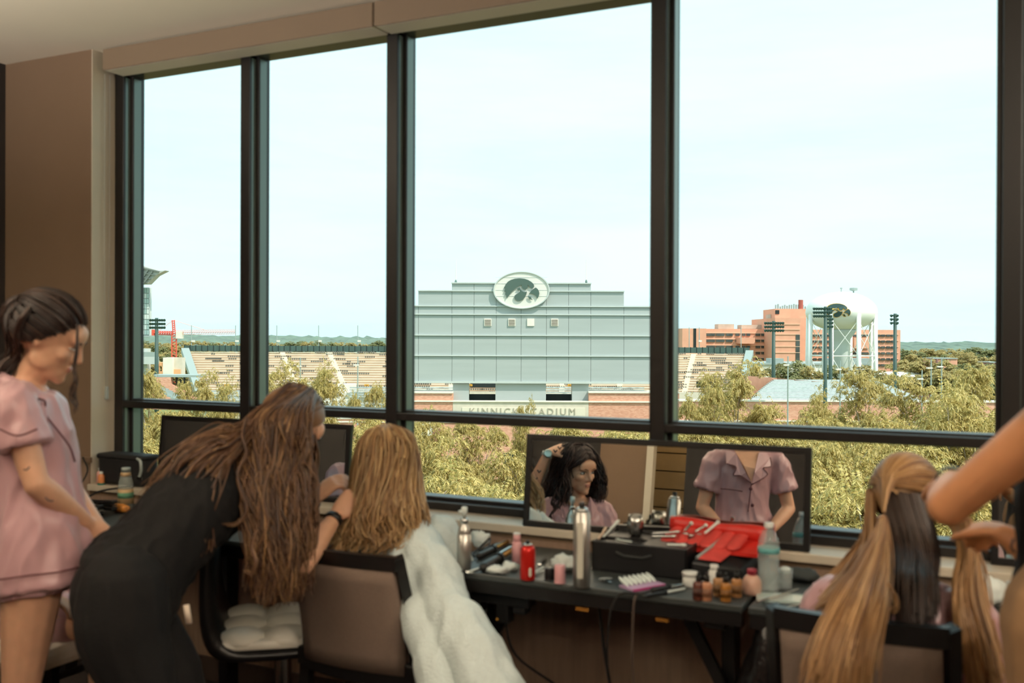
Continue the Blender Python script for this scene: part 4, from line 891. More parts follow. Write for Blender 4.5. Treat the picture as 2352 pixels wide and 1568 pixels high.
def hairclip(label, a, b, m):
    a = Vector(a); b = Vector(b); o = thing('hair_clip', label, 'hair clip', V(a.x, a.y, TZ), 'hair clips on the table'); n_ = V(0, 0, 1)
    MB().tube([a + n_ * .004, b + n_ * .004], [.005, .0025], 6, flat=.6).build('lower_jaw', m, o); MB().tube([a + n_ * .008, b + n_ * .016], [.005, .003], 6, flat=.6).build('upper_jaw', m, o); MB().tube([a + V(.006, 0, .006), a + V(-.006, 0, .006)], .004, 8).build('hinge', m_chrome, o)
hairclip('pale clip lying before the silver pump bottle', t1(1075, 1318), t1(1110, 1312), m_tape)
hairclip('dark clip lying behind the red spray can', t1(1240, 1300), t1(1255, 1285), m_blkp)
hairclip('pale clip beside the black cap', t1(1225, 1322), t1(1248, 1312), m_tape)
hairclip('silver clip left of the tall hairspray can base', t1(1380, 1335), t1(1405, 1340), m_chrome)
# nail tip fan display on a purple card
nt_ = thing('nail_tip_card', 'purple card with a row of white nail tips near the table edge', 'nail tips', t1(1470, 1345))
c_ = t1(1470, 1345); ux = (t1(1520, 1330) - t1(1432, 1345)).normalized(); uy = V(0, 0, 1).cross(ux)
MB().obox(c_ + V(0, 0, .004) - uy * .01, ux * .065, uy * .032, V(0, 0, .003)).build('card', mat('lilac_card', (190, 160, 196), .5), nt_); MB().obox(c_ + V(0, 0, .003) - uy * .043, ux * .062, uy * .003, V(0, 0, .003)).build('card_edge', mat('magenta_card', (170, 60, 120), .5), nt_)
for i in range(7): MB().ell(c_ + ux * (-.055 + i * .018) + uy * .012 + V(0, 0, .018), ux * .0085, uy * .024 + V(0, 0, .010), V(0, 0, .005), 10, 6).build('nail_tip', m_tape, nt_, smooth=True)
# open black train case with trays and tools
tcx = thing('makeup_case', 'open black makeup case full of brushes before the mirror', 'case', V(-1.06, 3.13, TZ))
X0, X1, Y0, Y1, Zc = -1.215, -.895, 3.045, 3.285, TZ + .098
for (a_, b_, c2, d2, nm) in ((X0, X1, Y0, Y0 + .008, 'front_wall'), (X0, X1, Y1 - .008, Y1, 'rear_wall'), (X0, X0 + .008, Y0, Y1, 'side_wall'), (X1 - .008, X1, Y0, Y1, 'side_wall')): MB().box(a_, b_, c2, d2, TZ, Zc).build(nm, m_blkp, tcx, bevel=.003)
MB().box(X0, X1, Y0, Y1, TZ, TZ + .006).build('bottom', m_blkp, tcx)
MB().box(X0 + .01, (X0 + X1) / 2 - .01, Y0 + .01, Y0 + .11, Zc - .02, Zc - .012).build('tray', m_blkp, tcx); MB().box((X0 + X1) / 2, X1 - .01, Y0 + .02, Y1 - .03, Zc - .012, Zc - .004).build('tray', m_blkp, tcx)
MB().box(X0 + .01, (X0 + X1) / 2 + .01, Y1 - .13, Y1 - .01, Zc - .012, Zc - .004).build('tray', m_blkp, tcx)
MB().bar(V(X0 - .005, Y1, Zc + .006), V(X1 - .08, Y1, Zc + .016), .02, .012).build('lid_edge', m_blkp, tcx)
MB().tube([V(-1.13, Y0 - .002, Zc - .03), V(-1.10, Y0 - .004, Zc - .04), V(-1.04, Y0 - .004, Zc - .04), V(-1.01, Y0 - .002, Zc - .03)], .004, 6).build('handle', mat('grey_handle', (60, 62, 62), .4), tcx)
tl_ = [('makeup_brush', 'makeup brush', (-1.19, 3.09, .845), (-1.165, 3.15, .885), m_tape, 'cream handled makeup brush standing in the left corner of the case'), ('makeup_brush', 'makeup brush', (-1.20, 3.07, .84), (-1.19, 3.10, .866), mat('beige_puff', (0, 0, 0)), 'stubby makeup brush in the left corner of the case'), ('tweezers', 'tweezers', (-1.04, 3.15, .858), (-.97, 3.19, .862), m_chrome, 'long silver tweezers across the makeup case'), ('tweezers', 'tweezers', (-1.035, 3.13, .852), (-.975, 3.165, .852), m_chrome, 'silver tweezers nearer the case front'), ('comb', 'comb', (-.965, 3.075, .842), (-.92, 3.09, .842), m_tape, 'small pale comb on the case corner'), ('eye_pencil', 'pencil', (-1.09, 3.08, .838), (-1.14, 3.09, .838), m_gal, 'grey eye pencil on the case tray')]
for (nm, ct, a_, b_, mm, l_) in tl_:
    o = thing(nm, l_, ct, V(*a_)); a_ = V(*a_); b_ = V(*b_); MB().tube([a_, b_], [.0035, .0045], 8, round_ends=True).build('shaft', mm, o, smooth=True); MB().ell(b_, (b_ - a_).normalized() * .012, (b_ - a_).orthogonal().normalized() * .006, (b_ - a_).cross((b_ - a_).orthogonal()).normalized() * .006, 10, 6).build('tip', mm, o, smooth=True)
for i, (xx, yy) in enumerate(((-.95, 3.22), (-.925, 3.20), (-.905, 3.23), (-.935, 3.25))):
    bottle('mini_jar', ['tiny silver jar at the rear of the case', 'tiny dark jar at the case corner', 'tiny silver jar on the case edge', 'tiny dark jar behind the other jars in the case'][i], 'jar', 0, 0, [(.010, 0), (.011, .001), (.011, .014), (.010, .015)], m_chrome if i % 2 == 0 else m_blkp, [('lid', [(.0115, .015), (.0115, .022), (.0105, .023)], m_chrome)], 'tiny jars in the case', z=Zc - .004, xy=(xx, yy))
# red brush roll
rr = thing('red_brush_roll', 'open red leather brush roll with pockets lying behind the makeup case', 'brush roll', V(-.85, 3.25, .80)); m_rl = mat('red_leather', (196, 44, 36), .35, var=.05, scale=12); m_rf = mat('red_fabric_pocket', (204, 70, 64), .6, var=.06, scale=40)
A_, B_ = V(-1.02, 3.285, .872), V(-.695, 3.268, .864)
R2 = []
for i in range(13):
    u = i / 12; c2 = A_.lerp(B_, u); r_ = .024 + .004 * math.sin(u * 9); R2.append([c2 + V(0, math.cos(t2) * r_ * .8, math.sin(t2) * r_) for t2 in [2 * math.pi * k / 14 for k in range(14)]])
MB().rings(R2).build('rolled_flap', m_rl, rr, smooth=True)
for i in range(6):
    c2 = V(-1.00 + i * .044, 3.238, .846); MB().tube([c2 + V(.012, .02, .012), c2 + V(0, -.06, -.012)], [.021, .024], 12, flat=.4, round_ends=True).build('pocket', m_rf, rr, smooth=True)
MB().obox(V(-.86, 3.215, .828), V(.16, 0, 0), V(0, .055, .012), V(0, 0, .006)).build('base_flap', m_rl, rr)
MB().box(-1.01, -.71, 3.262, 3.28, .812, .854).build('spine', m_rl, rr)
for i, (a_, b_) in enumerate((((-.945, 3.20, .868), (-.935, 3.235, .886)), ((-.91, 3.20, .868), (-.885, 3.232, .884)), ((-.875, 3.19, .868), (-.845, 3.235, .897)))):
    o = thing('makeup_brush', ['short silver brush poking from the red roll', 'middle silver brush poking from the red roll', 'longest white brush poking from the red roll'][i], 'makeup brush', V(*a_), 'brushes in the red roll'); MB().tube([V(*a_), V(*b_)], [.004, .005], 8, round_ends=True).build('shaft', m_chrome if i < 2 else m_tape, o, smooth=True); MB().sph(V(*b_), .007).build('tip', m_tape, o, smooth=True)
pc = thing('red_black_pouch', 'open black pouch with red lining right of the makeup case', 'pouch', V(-.79, 3.15, TZ))
MB().add([V(-.885, 3.06, TZ), V(-.73, 3.13, TZ), V(-.68, 3.29, TZ), V(-.83, 3.295, TZ), V(-.885, 3.06, TZ + .06), V(-.745, 3.12, TZ + .035), V(-.69, 3.28, TZ + .09), V(-.83, 3.29, TZ + .11)], [(0, 3, 2, 1), (4, 5, 6, 7), (0, 1, 5, 4), (1, 2, 6, 5), (2, 3, 7, 6), (3, 0, 4, 7)]).build('pouch_body', m_blkp, pc, bevel=.008)
MB().add([V(-.872, 3.075, TZ + .064), V(-.80, 3.10, TZ + .056), V(-.745, 3.28, TZ + .108), V(-.815, 3.28, TZ + .118), V(-.872, 3.075, TZ + .070), V(-.80, 3.10, TZ + .062), V(-.745, 3.28, TZ + .114), V(-.815, 3.28, TZ + .124)], [(0, 3, 2, 1), (4, 5, 6, 7), (0, 1, 5, 4), (1, 2, 6, 5), (2, 3, 7, 6), (3, 0, 4, 7)]).build('red_lining', m_rf, pc, bevel=.004)
MB().tube([V(-.87, 3.07, TZ + .07), V(-.81, 3.285, TZ + .125)], .005, 6).build('zip', m_gal, pc)
# flat tools on the right table, bottle by the right edge
tr_ = thing('glass_palette', 'clear glass mixing palette on the table before the ponytail woman', 'palette', t1(1790, 1378))
MB().obox(t1(1800, 1376, .004), V(.075, .02, 0), V(-.012, .045, 0), V(0, 0, .003)).build('plate', mat('palette_glass', (200, 224, 220), .05, coat=1.), tr_)
MB().bar(t1(1740, 1392, .012), t1(1835, 1362, .012), .008, .004).build('spatula', m_chrome, tr_)
for i, (a_, b_, l_) in enumerate((((1765, 1398), (1850, 1410), 'silver spatula at the front of the right table'), ((1800, 1400), (1858, 1388), 'slim silver scissors beside the glass palette'))):
    o = thing('steel_tool', l_, 'tool', t1(*a_)); MB().bar(t1(*a_, .005), t1(*b_, .005), .009, .004).build('blade', m_chrome, o); MB().tube([t1(*b_, .005), t1(*b_, .005) + (t1(*b_) - t1(*a_)).normalized() * .04], .005, 8).build('grip', m_tape, o)
bt_ = bottle('white_pump_bottle', 'white pump bottle at the right table edge near the stylist', 'bottle', 2322, 1420, [(.020, 0), (.022, .002), (.022, .05), (.018, .058)], m_tape, [('collar', [(.011, .057), (.011, .068)], m_whitep), ('pump_head', [(.008, .068), (.010, .07), (.012, .10), (.009, .102)], m_tape)])
crumple('plastic_bag', 'pale crumpled plastic on the right table beside the hair ends', 'bag', t1(2270, 1390), (.05, .05, .04), m_tissue, 11, .35)
# left table and ledge
bag = thing('camera_bag', 'black camera bag on the ledge at the left end of the window', 'bag', V(-3.66, 3.385, .806))
MB().box(-3.835, -3.545, 3.335, 3.44, .807, .945).build('bag_body', mat('black_nylon', (26, 25, 26), .6, bump=.2, bscale=300), bag, bevel=.02); MB().box(-3.84, -3.54, 3.33, 3.445, .925, .952).build('bag_lid', mat('black_nylon', (0, 0, 0)), bag, bevel=.012)
MB().tube(catmull([V(-3.57, 3.33, .94), V(-3.545, 3.325, .93), V(-3.54, 3.325, .89), V(-3.55, 3.325, .86)], 10), .007, 6).build('strap', m_gal, bag); MB().box(-3.57, -3.54, 3.325, 3.335, .845, .862).build('buckle', m_chrome, bag)
gb_ = bottle('glass_coffee_bottle', 'clear glass coffee bottle with cream label on the left table', 'bottle', 0, 0, [(.030, 0), (.033, .004), (.033, .06), (.0335, .09), (.031, .115), (.022, .145), (.0185, .155), (.0185, .165)], mat('bottle_glass', (206, 220, 214), .05, alpha=.35, spec=.9, coat=1.), [('cap', [(.0205, .163), (.0205, .178), (.019, .179)], m_gal), ('neck_label', [(.0232, .142), (.0208, .158), (.0206, .158), (.023, .142)], mat('kraft_label', (188, 158, 116), .6)), ('body_label', [(.0336, .02), (.0336, .085), (.0334, .085), (.0334, .02)], mat('kraft_label', (0, 0, 0))), ('round_logo', [(.0338, .045), (.0338, .07), (.0336, .07), (.0336, .045)], mat('green_logo', (90, 140, 110), .6))], z=TZ, xy=(-3.50, 3.20))
bottle('pink_travel_bottle', 'small clear pink travel bottle on the ledge before the camera bag', 'bottle', 0, 0, [(.016, 0), (.018, .002), (.018, .05), (.012, .06)], mat('pink_clear', (222, 170, 160), .1, coat=.5), [('cap', [(.009, .059), (.009, .075)], m_tape)], z=.806, xy=(-3.83, 3.35))
bottle('orange_travel_bottle', 'small orange travel bottle with green base beside the camera bag', 'bottle', 0, 0, [(.014, 0), (.0155, .002), (.0155, .04), (.01, .05)], mat('orange_clear', (220, 140, 90), .1, coat=.5), [('cap', [(.008, .049), (.008, .062)], m_tape), ('green_foot', [(.017, 0), (.017, .008)], mat('green_foot', (40, 120, 104), .5))], z=.806, xy=(-3.795, 3.325))
for i, (a_, b_, l_) in enumerate((((-3.78, 3.10, .75), (-3.40, 3.05, .765), 'black hair straightener on top of the stack on the left table'), ((-3.75, 3.02, .755), (-3.40, 2.98, .755), 'black hair straightener in front on the left table'), ((-3.72, 2.94, .755), (-3.36, 2.92, .755), 'black hair straightener nearest the left table edge'))):
    o = thing('hair_straightener', l_, 'hair straightener', V(a_[0], a_[1], TZ), 'hair straighteners'); a_ = V(*a_); b_ = V(*b_)
    MB().bar(a_, b_, .03, .016).build('lower_arm', m_blkp, o, bevel=.004); MB().bar(a_ + V(0, 0, .016), b_ + V(0, 0, .03), .03, .014).build('upper_arm', m_blkp, o, bevel=.004); MB().bar(b_ + V(-.1, 0, .012), b_ + V(0, 0, .015), .026, .006).build('plate', m_chrome, o); MB().tube([a_ + V(0, -.02, .008), a_ + V(0, .02, .008)], .01, 10).build('hinge', m_gal, o)
crumple('candy_bag', 'small colourful snack bag between the hair straighteners', 'bag', V(-3.42, 3.1, TZ), (.05, .02, .02), mat('candy_bag', (186, 120, 50), .5, var=.5, scale=60), 13, .2)
cb = MB().tube(catmull([V(-3.9, 3.31, .93), V(-3.86, 3.3, .86), V(-3.88, 3.22, .75), V(-3.8, 3.12, .748)], 14), .004, 6).build('carry_sling', m_rub, loc=V(-3.87, 3.26, .745)); tag(cb, 'black strap hanging from the camera bag down to the left table', 'strap')
cb = MB().tube(catmull([V(-3.6, 3.32, .812), V(-3.72, 3.25, .79), V(-3.76, 3.18, .75), V(-3.70, 3.10, .75)], 14), .005, 6).build('power_cable', m_rub, loc=V(-3.7, 3.2, .745)); tag(cb, 'thick black cord falling from the ledge to the left table', 'cord')
# power strip and cords below the table
ps = thing('power_strip', 'black power strip with plugs hung under the table front', 'power strip', V(-1.5, 2.9, .60))
MB().box(-1.60, -1.36, 2.87, 2.93, .635, .676).build('strip_body', m_blkp, ps, bevel=.005)
for xx, zz in ((-1.56, .60), (-1.46, .575), (-1.40, .612)): MB().box(xx - .022, xx + .022, 2.875, 2.925, zz, .64).build('plug', m_blkp, ps, bevel=.004)
MB().sph(V(-1.475, 2.873, .588), .004).build('pilot_light', mat('amber_dot', (220, 160, 60), .4), ps)
for i, (pts, r_, l_) in enumerate((([V(-1.46, 2.9, .58), V(-1.44, 2.95, .45), V(-1.33, 3.1, .30), V(-1.27, 3.2, .15), V(-1.24, 3.25, .02)], .004, 'thin black cord dropping from the power strip'), ([V(-1.135, 2.90, .68), V(-1.13, 2.95, .5), V(-1.115, 3.0, .3), V(-1.10, 3.05, .1), V(-1.08, 3.1, .02)], .006, 'thick straight black cord hanging below the table'), ([V(-.98, 2.825, .745), V(-.985, 2.805, .70), V(-.995, 2.83, .5), V(-.985, 2.9, .2), V(-.98, 2.95, .02)], .0035, 'thin grey cord hanging over the table edge'), ([V(-1.33, 3.3, .16), V(-1.25, 3.25, .12), V(-1.1, 3.2, .20), V(-1.02, 3.1, .05)], .004, 'thin cord bending along the wall below the table'))):
    o = MB().tube(catmull(pts, 26), r_, 6).build('power_cable', m_rub if i != 2 else mat('grey_cord', (84, 70, 62), .6), loc=pts[-1], smooth=True); tag(o, l_, 'cord', 'cords below the table')
tbag = MB(); tbag.ell(V(-.60, 2.88, .40), V(.10, 0, 0), V(0, .10, 0), V(0, 0, .33), 26, 22)
for i, v in enumerate(tbag.v):
    d = v - V(-.60, 2.88, v.z); f_ = .75 + .5 * (.73 - v.z) ; n_ = noise.noise(V(v.x * 9, v.y * 9, v.z * 5)) * .35 + noise.noise(v * 24) * .16; tbag.v[i] = V(-.60, 2.88, v.z) + V(d.x, d.y, 0) * (f_ + n_)
o = tbag.build('trash_bag', mat('black_plastic_bag', (24, 22, 22), .22, bump=.5, bscale=30), loc=V(-.60, 2.88, .07), smooth=True); tag(o, 'black trash bag hanging between the two folding tables', 'trash bag')
o2 = thing('dark_duffel', 'dark duffel bag on the floor below the tufted chair', 'bag', V(-2.2, 2.5, 0)); mb = MB(); mb.ell(V(-2.20, 2.36, .15), V(.28, .03, 0), V(-.02, .13, 0), V(0, 0, .15), 22, 14)
for i, v in enumerate(mb.v): mb.v[i] = v + V(0, 0, 1) * noise.noise(v * 9) * .03
mb.build('bag_shell', mat('dark_nylon_sheen', (52, 44, 42), .35, bump=.4, bscale=25), o2, smooth=True); MB().tube(catmull([V(-2.3, 2.30, .25), V(-2.2, 2.27, .33), V(-2.05, 2.30, .27)], 10), .012, 6).build('handle', m_blkp, o2)
# ------------------------------------------------------------------ people
XF = [None]                                   # optional map of finished vertices (used for the people seen only in the mirror)
ZK = [1.]
def P(px, py, Z): return pix(px, py, Z * ZK[0])
m_skin = mat('skin', (216, 168, 138), .48, var=.05, scale=30, sss=.12)
m_skin2 = mat('skin_tan', (204, 142, 98), .48, var=.05, scale=30, sss=.12)
m_satin = mat('pink_satin', (190, 150, 155), .30, var=.04, scale=6, sheen=.2, bump=.25, bscale=22, stretch=(1, 1, .35))
m_pipe = mat('plum_piping', (92, 44, 50), .5)
m_bkt = mat('black_jersey', (13, 12, 13), .85, bump=.2, bscale=60)
m_robe = mat('white_terry', (220, 234, 234), .9, var=.03, scale=60, bump=.6, bscale=140)
m_jean = mat('tan_twill', (150, 116, 82), .85, var=.06, scale=40)
m_lip = mat('lip_rose', (176, 96, 90), .35)
m_eyew = mat('eye_white', (226, 220, 212), .2); m_iris = mat('iris_dark', (44, 34, 28), .15)

def body(name, mb, m, parent, voxel=.006, it=6, fac=.5, folds=0., fs=(17, 17, 6)):
    """union the overlapping closed shapes into one smooth continuous surface"""
    L = root_loc(parent) if not XF[0] else root_loc(parent)
    vs = mb.v
    me = bpy.data.meshes.new(name); me.from_pydata([tuple(v) for v in vs], [], mb.f)
    bm = bmesh.new(); bm.from_mesh(me); bmesh.ops.recalc_face_normals(bm, faces=bm.faces); bm.to_mesh(me); bm.free()
    o = bpy.data.objects.new(name, me); COL.objects.link(o)
    r = o.modifiers.new('r', 'REMESH'); r.mode = 'VOXEL'; r.voxel_size = voxel
    s = o.modifiers.new('s', 'SMOOTH'); s.factor = fac; s.iterations = it
    dg = bpy.context.evaluated_depsgraph_get(); dg.update()
    me2 = bpy.data.meshes.new_from_object(o.evaluated_get(dg)); bpy.data.objects.remove(o); bpy.data.meshes.remove(me)
    if folds:
        me2.update(); nn = [v.normal.copy() for v in me2.vertices]
        for v, n_ in zip(me2.vertices, nn):
            q = v.co; w = V(q.x * fs[0], q.y * fs[1], q.z * fs[2] + .6 * math.sin(q.x * 13 + q.y * 9))
            v.co = q + n_ * folds * (1 - 2.2 * abs(noise.noise(w)) + .5 * noise.noise(w * 2.1))
    if XF[0]:
        for v in me2.vertices: v.co = XF[0](v.co)
        me2.flip_normals()
    for v in me2.vertices: v.co = v.co - L
    me2.materials.clear(); me2.materials.append(m); me2.name = name
    me2.polygons.foreach_set('use_smooth', [True] * len(me2.polygons))
    o = bpy.data.objects.new(name, me2); COL.objects.link(o); o.parent = parent; return o
def piece(name, mb, m, parent, smooth=True, **k):
    if XF[0]: mb.v = [XF[0](v) for v in mb.v]
    return mb.build(name, m, parent, smooth=smooth, **k)
def limb(mb, pts, rad, n=12):
    """tapering limb through joints; pts/rad smoothed"""
    k = 5 * (len(pts) - 1) + 1; Q = catmull(pts, k); Rr = [v.x for v in catmull([V(r, 0, 0) for r in rad], k)]
    return mb.tube(Q, Rr, n, round_ends=True)
def eloft(mb, secs, n=18):
    """secs: (centre, half-width vector, half-depth vector)"""
    m_ = 4 * (len(secs) - 1) + 1
    C_ = catmull([s[0] for s in secs], m_); A_ = catmull([s[1] for s in secs], m_); B_ = catmull([s[2] for s in secs], m_)
    R = [[c + a * math.cos(2 * math.pi * k / n) + b * math.sin(2 * math.pi * k / n) for k in range(n)] for c, a, b in zip(C_, A_, B_)]
    R = [[c0 + (p - c0) * .5 for p in R[0]] for c0 in [C_[0] + (C_[0] - C_[1]) * .15]] + R + [[c0 + (p - c0 + (C_[-1] - C_[-2]) * .15) * .5 for p in R[-1]] for c0 in [C_[-1]]]
    return mb.rings(R)
def axes(f, u):
    f = Vector(f).normalized(); u = Vector(u); u = (u - f * u.dot(f)).normalized(); return f, u, f.cross(u)
def head(mb, c, f, u, s=1.):
    """skull, jaw, nose, lips, brow, cheeks and ears around the head centre c"""
    f, u, r = axes(f, u); q = lambda a, b, d: c + (r * a + f * b + u * d) * s
    E_ = lambda a, b, d, ra, rb, rd, nu=14, nv=10: mb.ell(q(a, b, d), r * ra * s, f * rb * s, u * rd * s, nu, nv)
    E_(0, -.012, .028, .074, .094, .088, 20, 14); E_(0, .022, -.03, .060, .066, .078, 18, 12); E_(0, .045, -.078, .040, .042, .034)
    E_(0, .070, -.098, .020, .020, .018); E_(0, .075, .035, .055, .022, .035)
    for sg in (-1, 1):
        E_(sg * .030, .078, .022, .026, .014, .009); E_(sg * .039, .058, -.022, .022, .024, .022); E_(sg * .045, .014, -.060, .014, .036, .026)
        E_(sg * .072, -.010, -.006, .007, .014, .024); E_(sg * .012, .088, -.036, .007, .010, .007)
    mb.tube([q(0, .086, .018), q(0, .095, -.006), q(0, .106, -.028)], [.008 * s, .0085 * s, .0095 * s], 10, round_ends=True); E_(0, .101, -.033, .009, .011, .008)
    E_(0, .084, -.058, .021, .011, .005); E_(0, .083, -.067, .018, .011, .0055)
    return f, u, r
def face_parts(c, f, u, par, s=1., brow=None, closed=False):
    f, u, r = axes(f, u); q = lambda a, b, d: c + (r * a + f * b + u * d) * s
    for sg in (-1, 1):
        e = piece('eye', MB().ell(q(sg * .031, .0755, .001), r * .0140 * s, f * .0100 * s, u * (.0066 if not closed else .003) * s, 14, 10), m_eyew, par)
        if not closed: piece('iris', MB().ell(q(sg * .0315, .0832, .0012), r * .0060 * s, f * .0035 * s, u * .0060 * s, 12, 8), m_iris, e)
        piece('upper_lid', MB().tube([q(sg * .017, .0815, .003), q(sg * .024, .0855, .0075), q(sg * .034, .0845, .0080), q(sg * .045, .0765, .003)], [.0010 * s, .0017 * s, .0017 * s, .0010 * s], 6), m_iris, par)
        piece('eyebrow', MB().tube([q(sg * .014, .0925, .0185), q(sg * .03, .0930, .0245), q(sg * .048, .0800, .020)], [.0028 * s, .0032 * s, .0014 * s], 6, flat=.7), brow or m_iris, par)
    piece('lips', MB().ell(q(0, .0862, -.0582), r * .0205 * s, f * .0075 * s, u * .0040 * s, 14, 8).ell(q(0, .0855, -.0660), r * .0170 * s, f * .0075 * s, u * .0046 * s, 14, 8), m_lip, par)
def hand(mb, w, d, nrm, s=1., curl=.5, spread=.12, thumb=1, lens=None):
    """palm and five fingers from wrist w along d; nrm = back of the hand; thumb=+1/-1 side"""
    d = Vector(d).normalized(); nrm = Vector(nrm); nrm = (nrm - d * nrm.dot(d)).normalized(); sd = d.cross(nrm) * thumb
    k = w + d * .088 * s
    eloft(mb, [(w, sd * .025 * s, nrm * .018 * s), (w + d * .03 * s, sd * .036 * s, nrm * .016 * s), (w + d * .07 * s, sd * .041 * s, nrm * .014 * s), (k, sd * .040 * s, nrm * .012 * s)], 14)
    for i, (off, L_) in enumerate(zip((.028, .0095, -.0095, -.028), lens or (.070, .078, .073, .058))):
        cv = curl[i] if isinstance(curl, (list, tuple)) else curl
        p = k + sd * off * s - d * .008 * s; a = 0; pts = [p]; dv = (d + sd * off * spread * 30 * .3).normalized()
        for j, fr in enumerate((.45, .30, .25)):
            a += cv * (.9, 1.15, .8)[j]; v = dv * math.cos(a) - nrm * math.sin(a); p = p + v * L_ * fr * s; pts.append(p)
        mb.tube([pts[0], pts[0].lerp(pts[1], .5)] + pts[1:], [.0098 * s, .0092 * s, .0088 * s, .0080 * s, .0066 * s], 10, round_ends=True)
    t0 = w + d * .028 * s + sd * .026 * s; tv = (d * .75 + sd * .62 - nrm * .28).normalized(); t1 = t0 + tv * .042 * s; t2 = t1 + (tv + d * .35 - nrm * .25).normalized() * .030 * s; t3 = t2 + (d * .8 - sd * .05 - nrm * .35).normalized() * .024 * s
    mb.tube([t0, t1, t2, t3], [.0135 * s, .0115 * s, .0098 * s, .0078 * s], 10, round_ends=True)
def torso(mb, J, s=1., fat=1.):
    """pelvis - waist - chest - shoulders - neck, side vectors from hip and shoulder lines"""
    hs = (J['hipR'] - J['hipL']).normalized(); ss = (J['shR'] - J['shL']).normalized(); up = (J['neck'] - J['pelvis']).normalized()
    fh = up.cross(hs).normalized() * -1; fs = up.cross(ss).normalized() * -1
    pv, ck, nk = J['pelvis'], J['chest'], J['neck']; k = s * fat; wst = pv.lerp(ck, .52)
    eloft(mb, [(pv - up * .10 * s, hs * .10 * k, fh * .08 * k), (pv - up * .02 * s, hs * .168 * k, fh * .112 * k), (pv + up * .08 * s, hs * .150 * k, fh * .104 * k), (wst, (hs + ss).normalized() * .120 * k, (fh + fs).normalized() * .090 * k), (ck, ss * .142 * k, fs * .106 * k), (ck.lerp(nk, .62), ss * .146 * k, fs * .088 * k), (nk - up * .005, ss * .075 * k, fs * .058 * k), (nk + up * .035 * s, ss * .05 * s, fs * .05 * s)])
    return fs
def arm(mb, a, b, c, s=1., k=1., hand_to=None):
    limb(mb, [a, a.lerp(b, .35), b], [.046 * s * k, .043 * s * k, .034 * s * k]); limb(mb, [b, b.lerp(c, .28), c], [.035 * s * k, .037 * s * k, .0235 * s * k])
def leg(mb, a, b, c, s=1., k=1.):
    limb(mb, [a, a.lerp(b, .4), b], [.086 * s * k, .076 * s * k, .052 * s * k]); limb(mb, [b, b.lerp(c, .3), c], [.052 * s * k, .054 * s * k, .034 * s * k])
def foot(mb, a, d, s=1.):
    d = Vector(d); d.z = 0; d.normalize(); b = V(a.x, a.y, .03); limb(mb, [a, b - d * .03 + V(0, 0, .005), b + d * .09 - V(0, 0, .008), b + d * .16 - V(0, 0, .012)], [.034 * s, .036 * s, .03 * s, .018 * s])
def locks(mb, guides, n, spread=.012, rad=.003, wave=(.006, 9.), seg=18, rs=0, tip=.35, between=True, curl=0., flat=.7):
    """hair: tapering wavy locks strewn between the guide lines (root to tip)"""
    rg = random.Random(rs); G_ = [catmull(g, seg) for g in guides]
    for i in range(n):
        k = rg.uniform(0, len(G_) - 1) if between and len(G_) > 1 else rg.randrange(len(G_)); a = int(min(k, len(G_) - 2)) if between and len(G_) > 1 else k; t_ = k - a if between and len(G_) > 1 else 0
        off = V(rg.gauss(0, 1), rg.gauss(0, 1), rg.gauss(0, 1)) * spread; ph = rg.uniform(0, 6.28); L_ = rg.uniform(.82, 1.03); am = wave[0] * rg.uniform(.5, 1.4); fr = wave[1] * rg.uniform(.85, 1.2); r_ = rad * rg.uniform(.6, 1.3)
        e1 = V(rg.gauss(0, 1), rg.gauss(0, 1), rg.gauss(0, .3)).normalized(); e2 = e1.orthogonal().normalized(); pts = []; rr = []
        for j in range(seg):
            u = j / (seg - 1) * L_; x = min(u * (seg - 1), seg - 1.001); q = int(x); w = x - q
            p = G_[a][q].lerp(G_[a][q + 1], w)
            if t_: p = p.lerp(G_[a + 1][q].lerp(G_[a + 1][q + 1], w), t_)
            ww = min(1, u * 2.2); p = p + off * (.35 + .9 * u) + (e1 * math.sin(ph + fr * u) + e2 * math.cos(ph + fr * u) * (.4 + curl)) * am * ww
            pts.append(p); rr.append(r_ * (1 - (1 - tip) * max(0, (u - .55) / .45) ** 1.5) * (.75 if j == 0 else 1))
        mb.tube(pts, rr, 3, flat=flat, caps=False)
def sdir(az, el):
    a, e = math.radians(az), math.radians(el); return V(math.sin(a) * math.cos(e), math.cos(a) * math.cos(e), math.sin(e))
def over(mb, c, f, u, s, roots, to, n, k=1.09, rad=.0036, jit=.16, seg=12, rs=0, end=None, lift=.0):
    """locks lying on the scalp from each root direction (az, el) along the great circle to the direction 'to'"""
    rg = random.Random(rs); f, u, r = axes(f, u); cc = c + (f * -.016 + u * .032) * s; t2 = sdir(*to)
    for i in range(n):
        a = roots[rg.randrange(len(roots))]; d0 = (sdir(*a) + V(rg.gauss(0, jit), rg.gauss(0, jit), rg.gauss(0, jit))).normalized(); ang = math.acos(max(-1, min(1, d0.dot(t2)))); kk = k * rg.uniform(.985, 1.03); pts = []
        for j in range(seg):
            w = j / (seg - 1); q = (d0 * math.sin((1 - w) * ang) + t2 * math.sin(w * ang)) / max(1e-4, math.sin(ang)); h = kk + lift * math.sin(math.pi * w)
            pts.append(cc + (r * q.x * .077 + f * q.y * .097 + u * q.z * .091) * h * s)
        if end is not None: pts[-1] = pts[-1].lerp(end, .8); pts[-2] = pts[-2].lerp(end, .3)
        r_ = rad * rg.uniform(.8, 1.25); mb.tube(pts, [r_ * (1.15 - .4 * j / seg) * min(1, .3 + .35 * j) for j in range(seg)], 3, flat=.7, caps=False)
def hairmat(name, cols, rough=.42):
    return mat(name, cols[0], rough, island=cols, var=.0, spec=.6, sheen=.0)
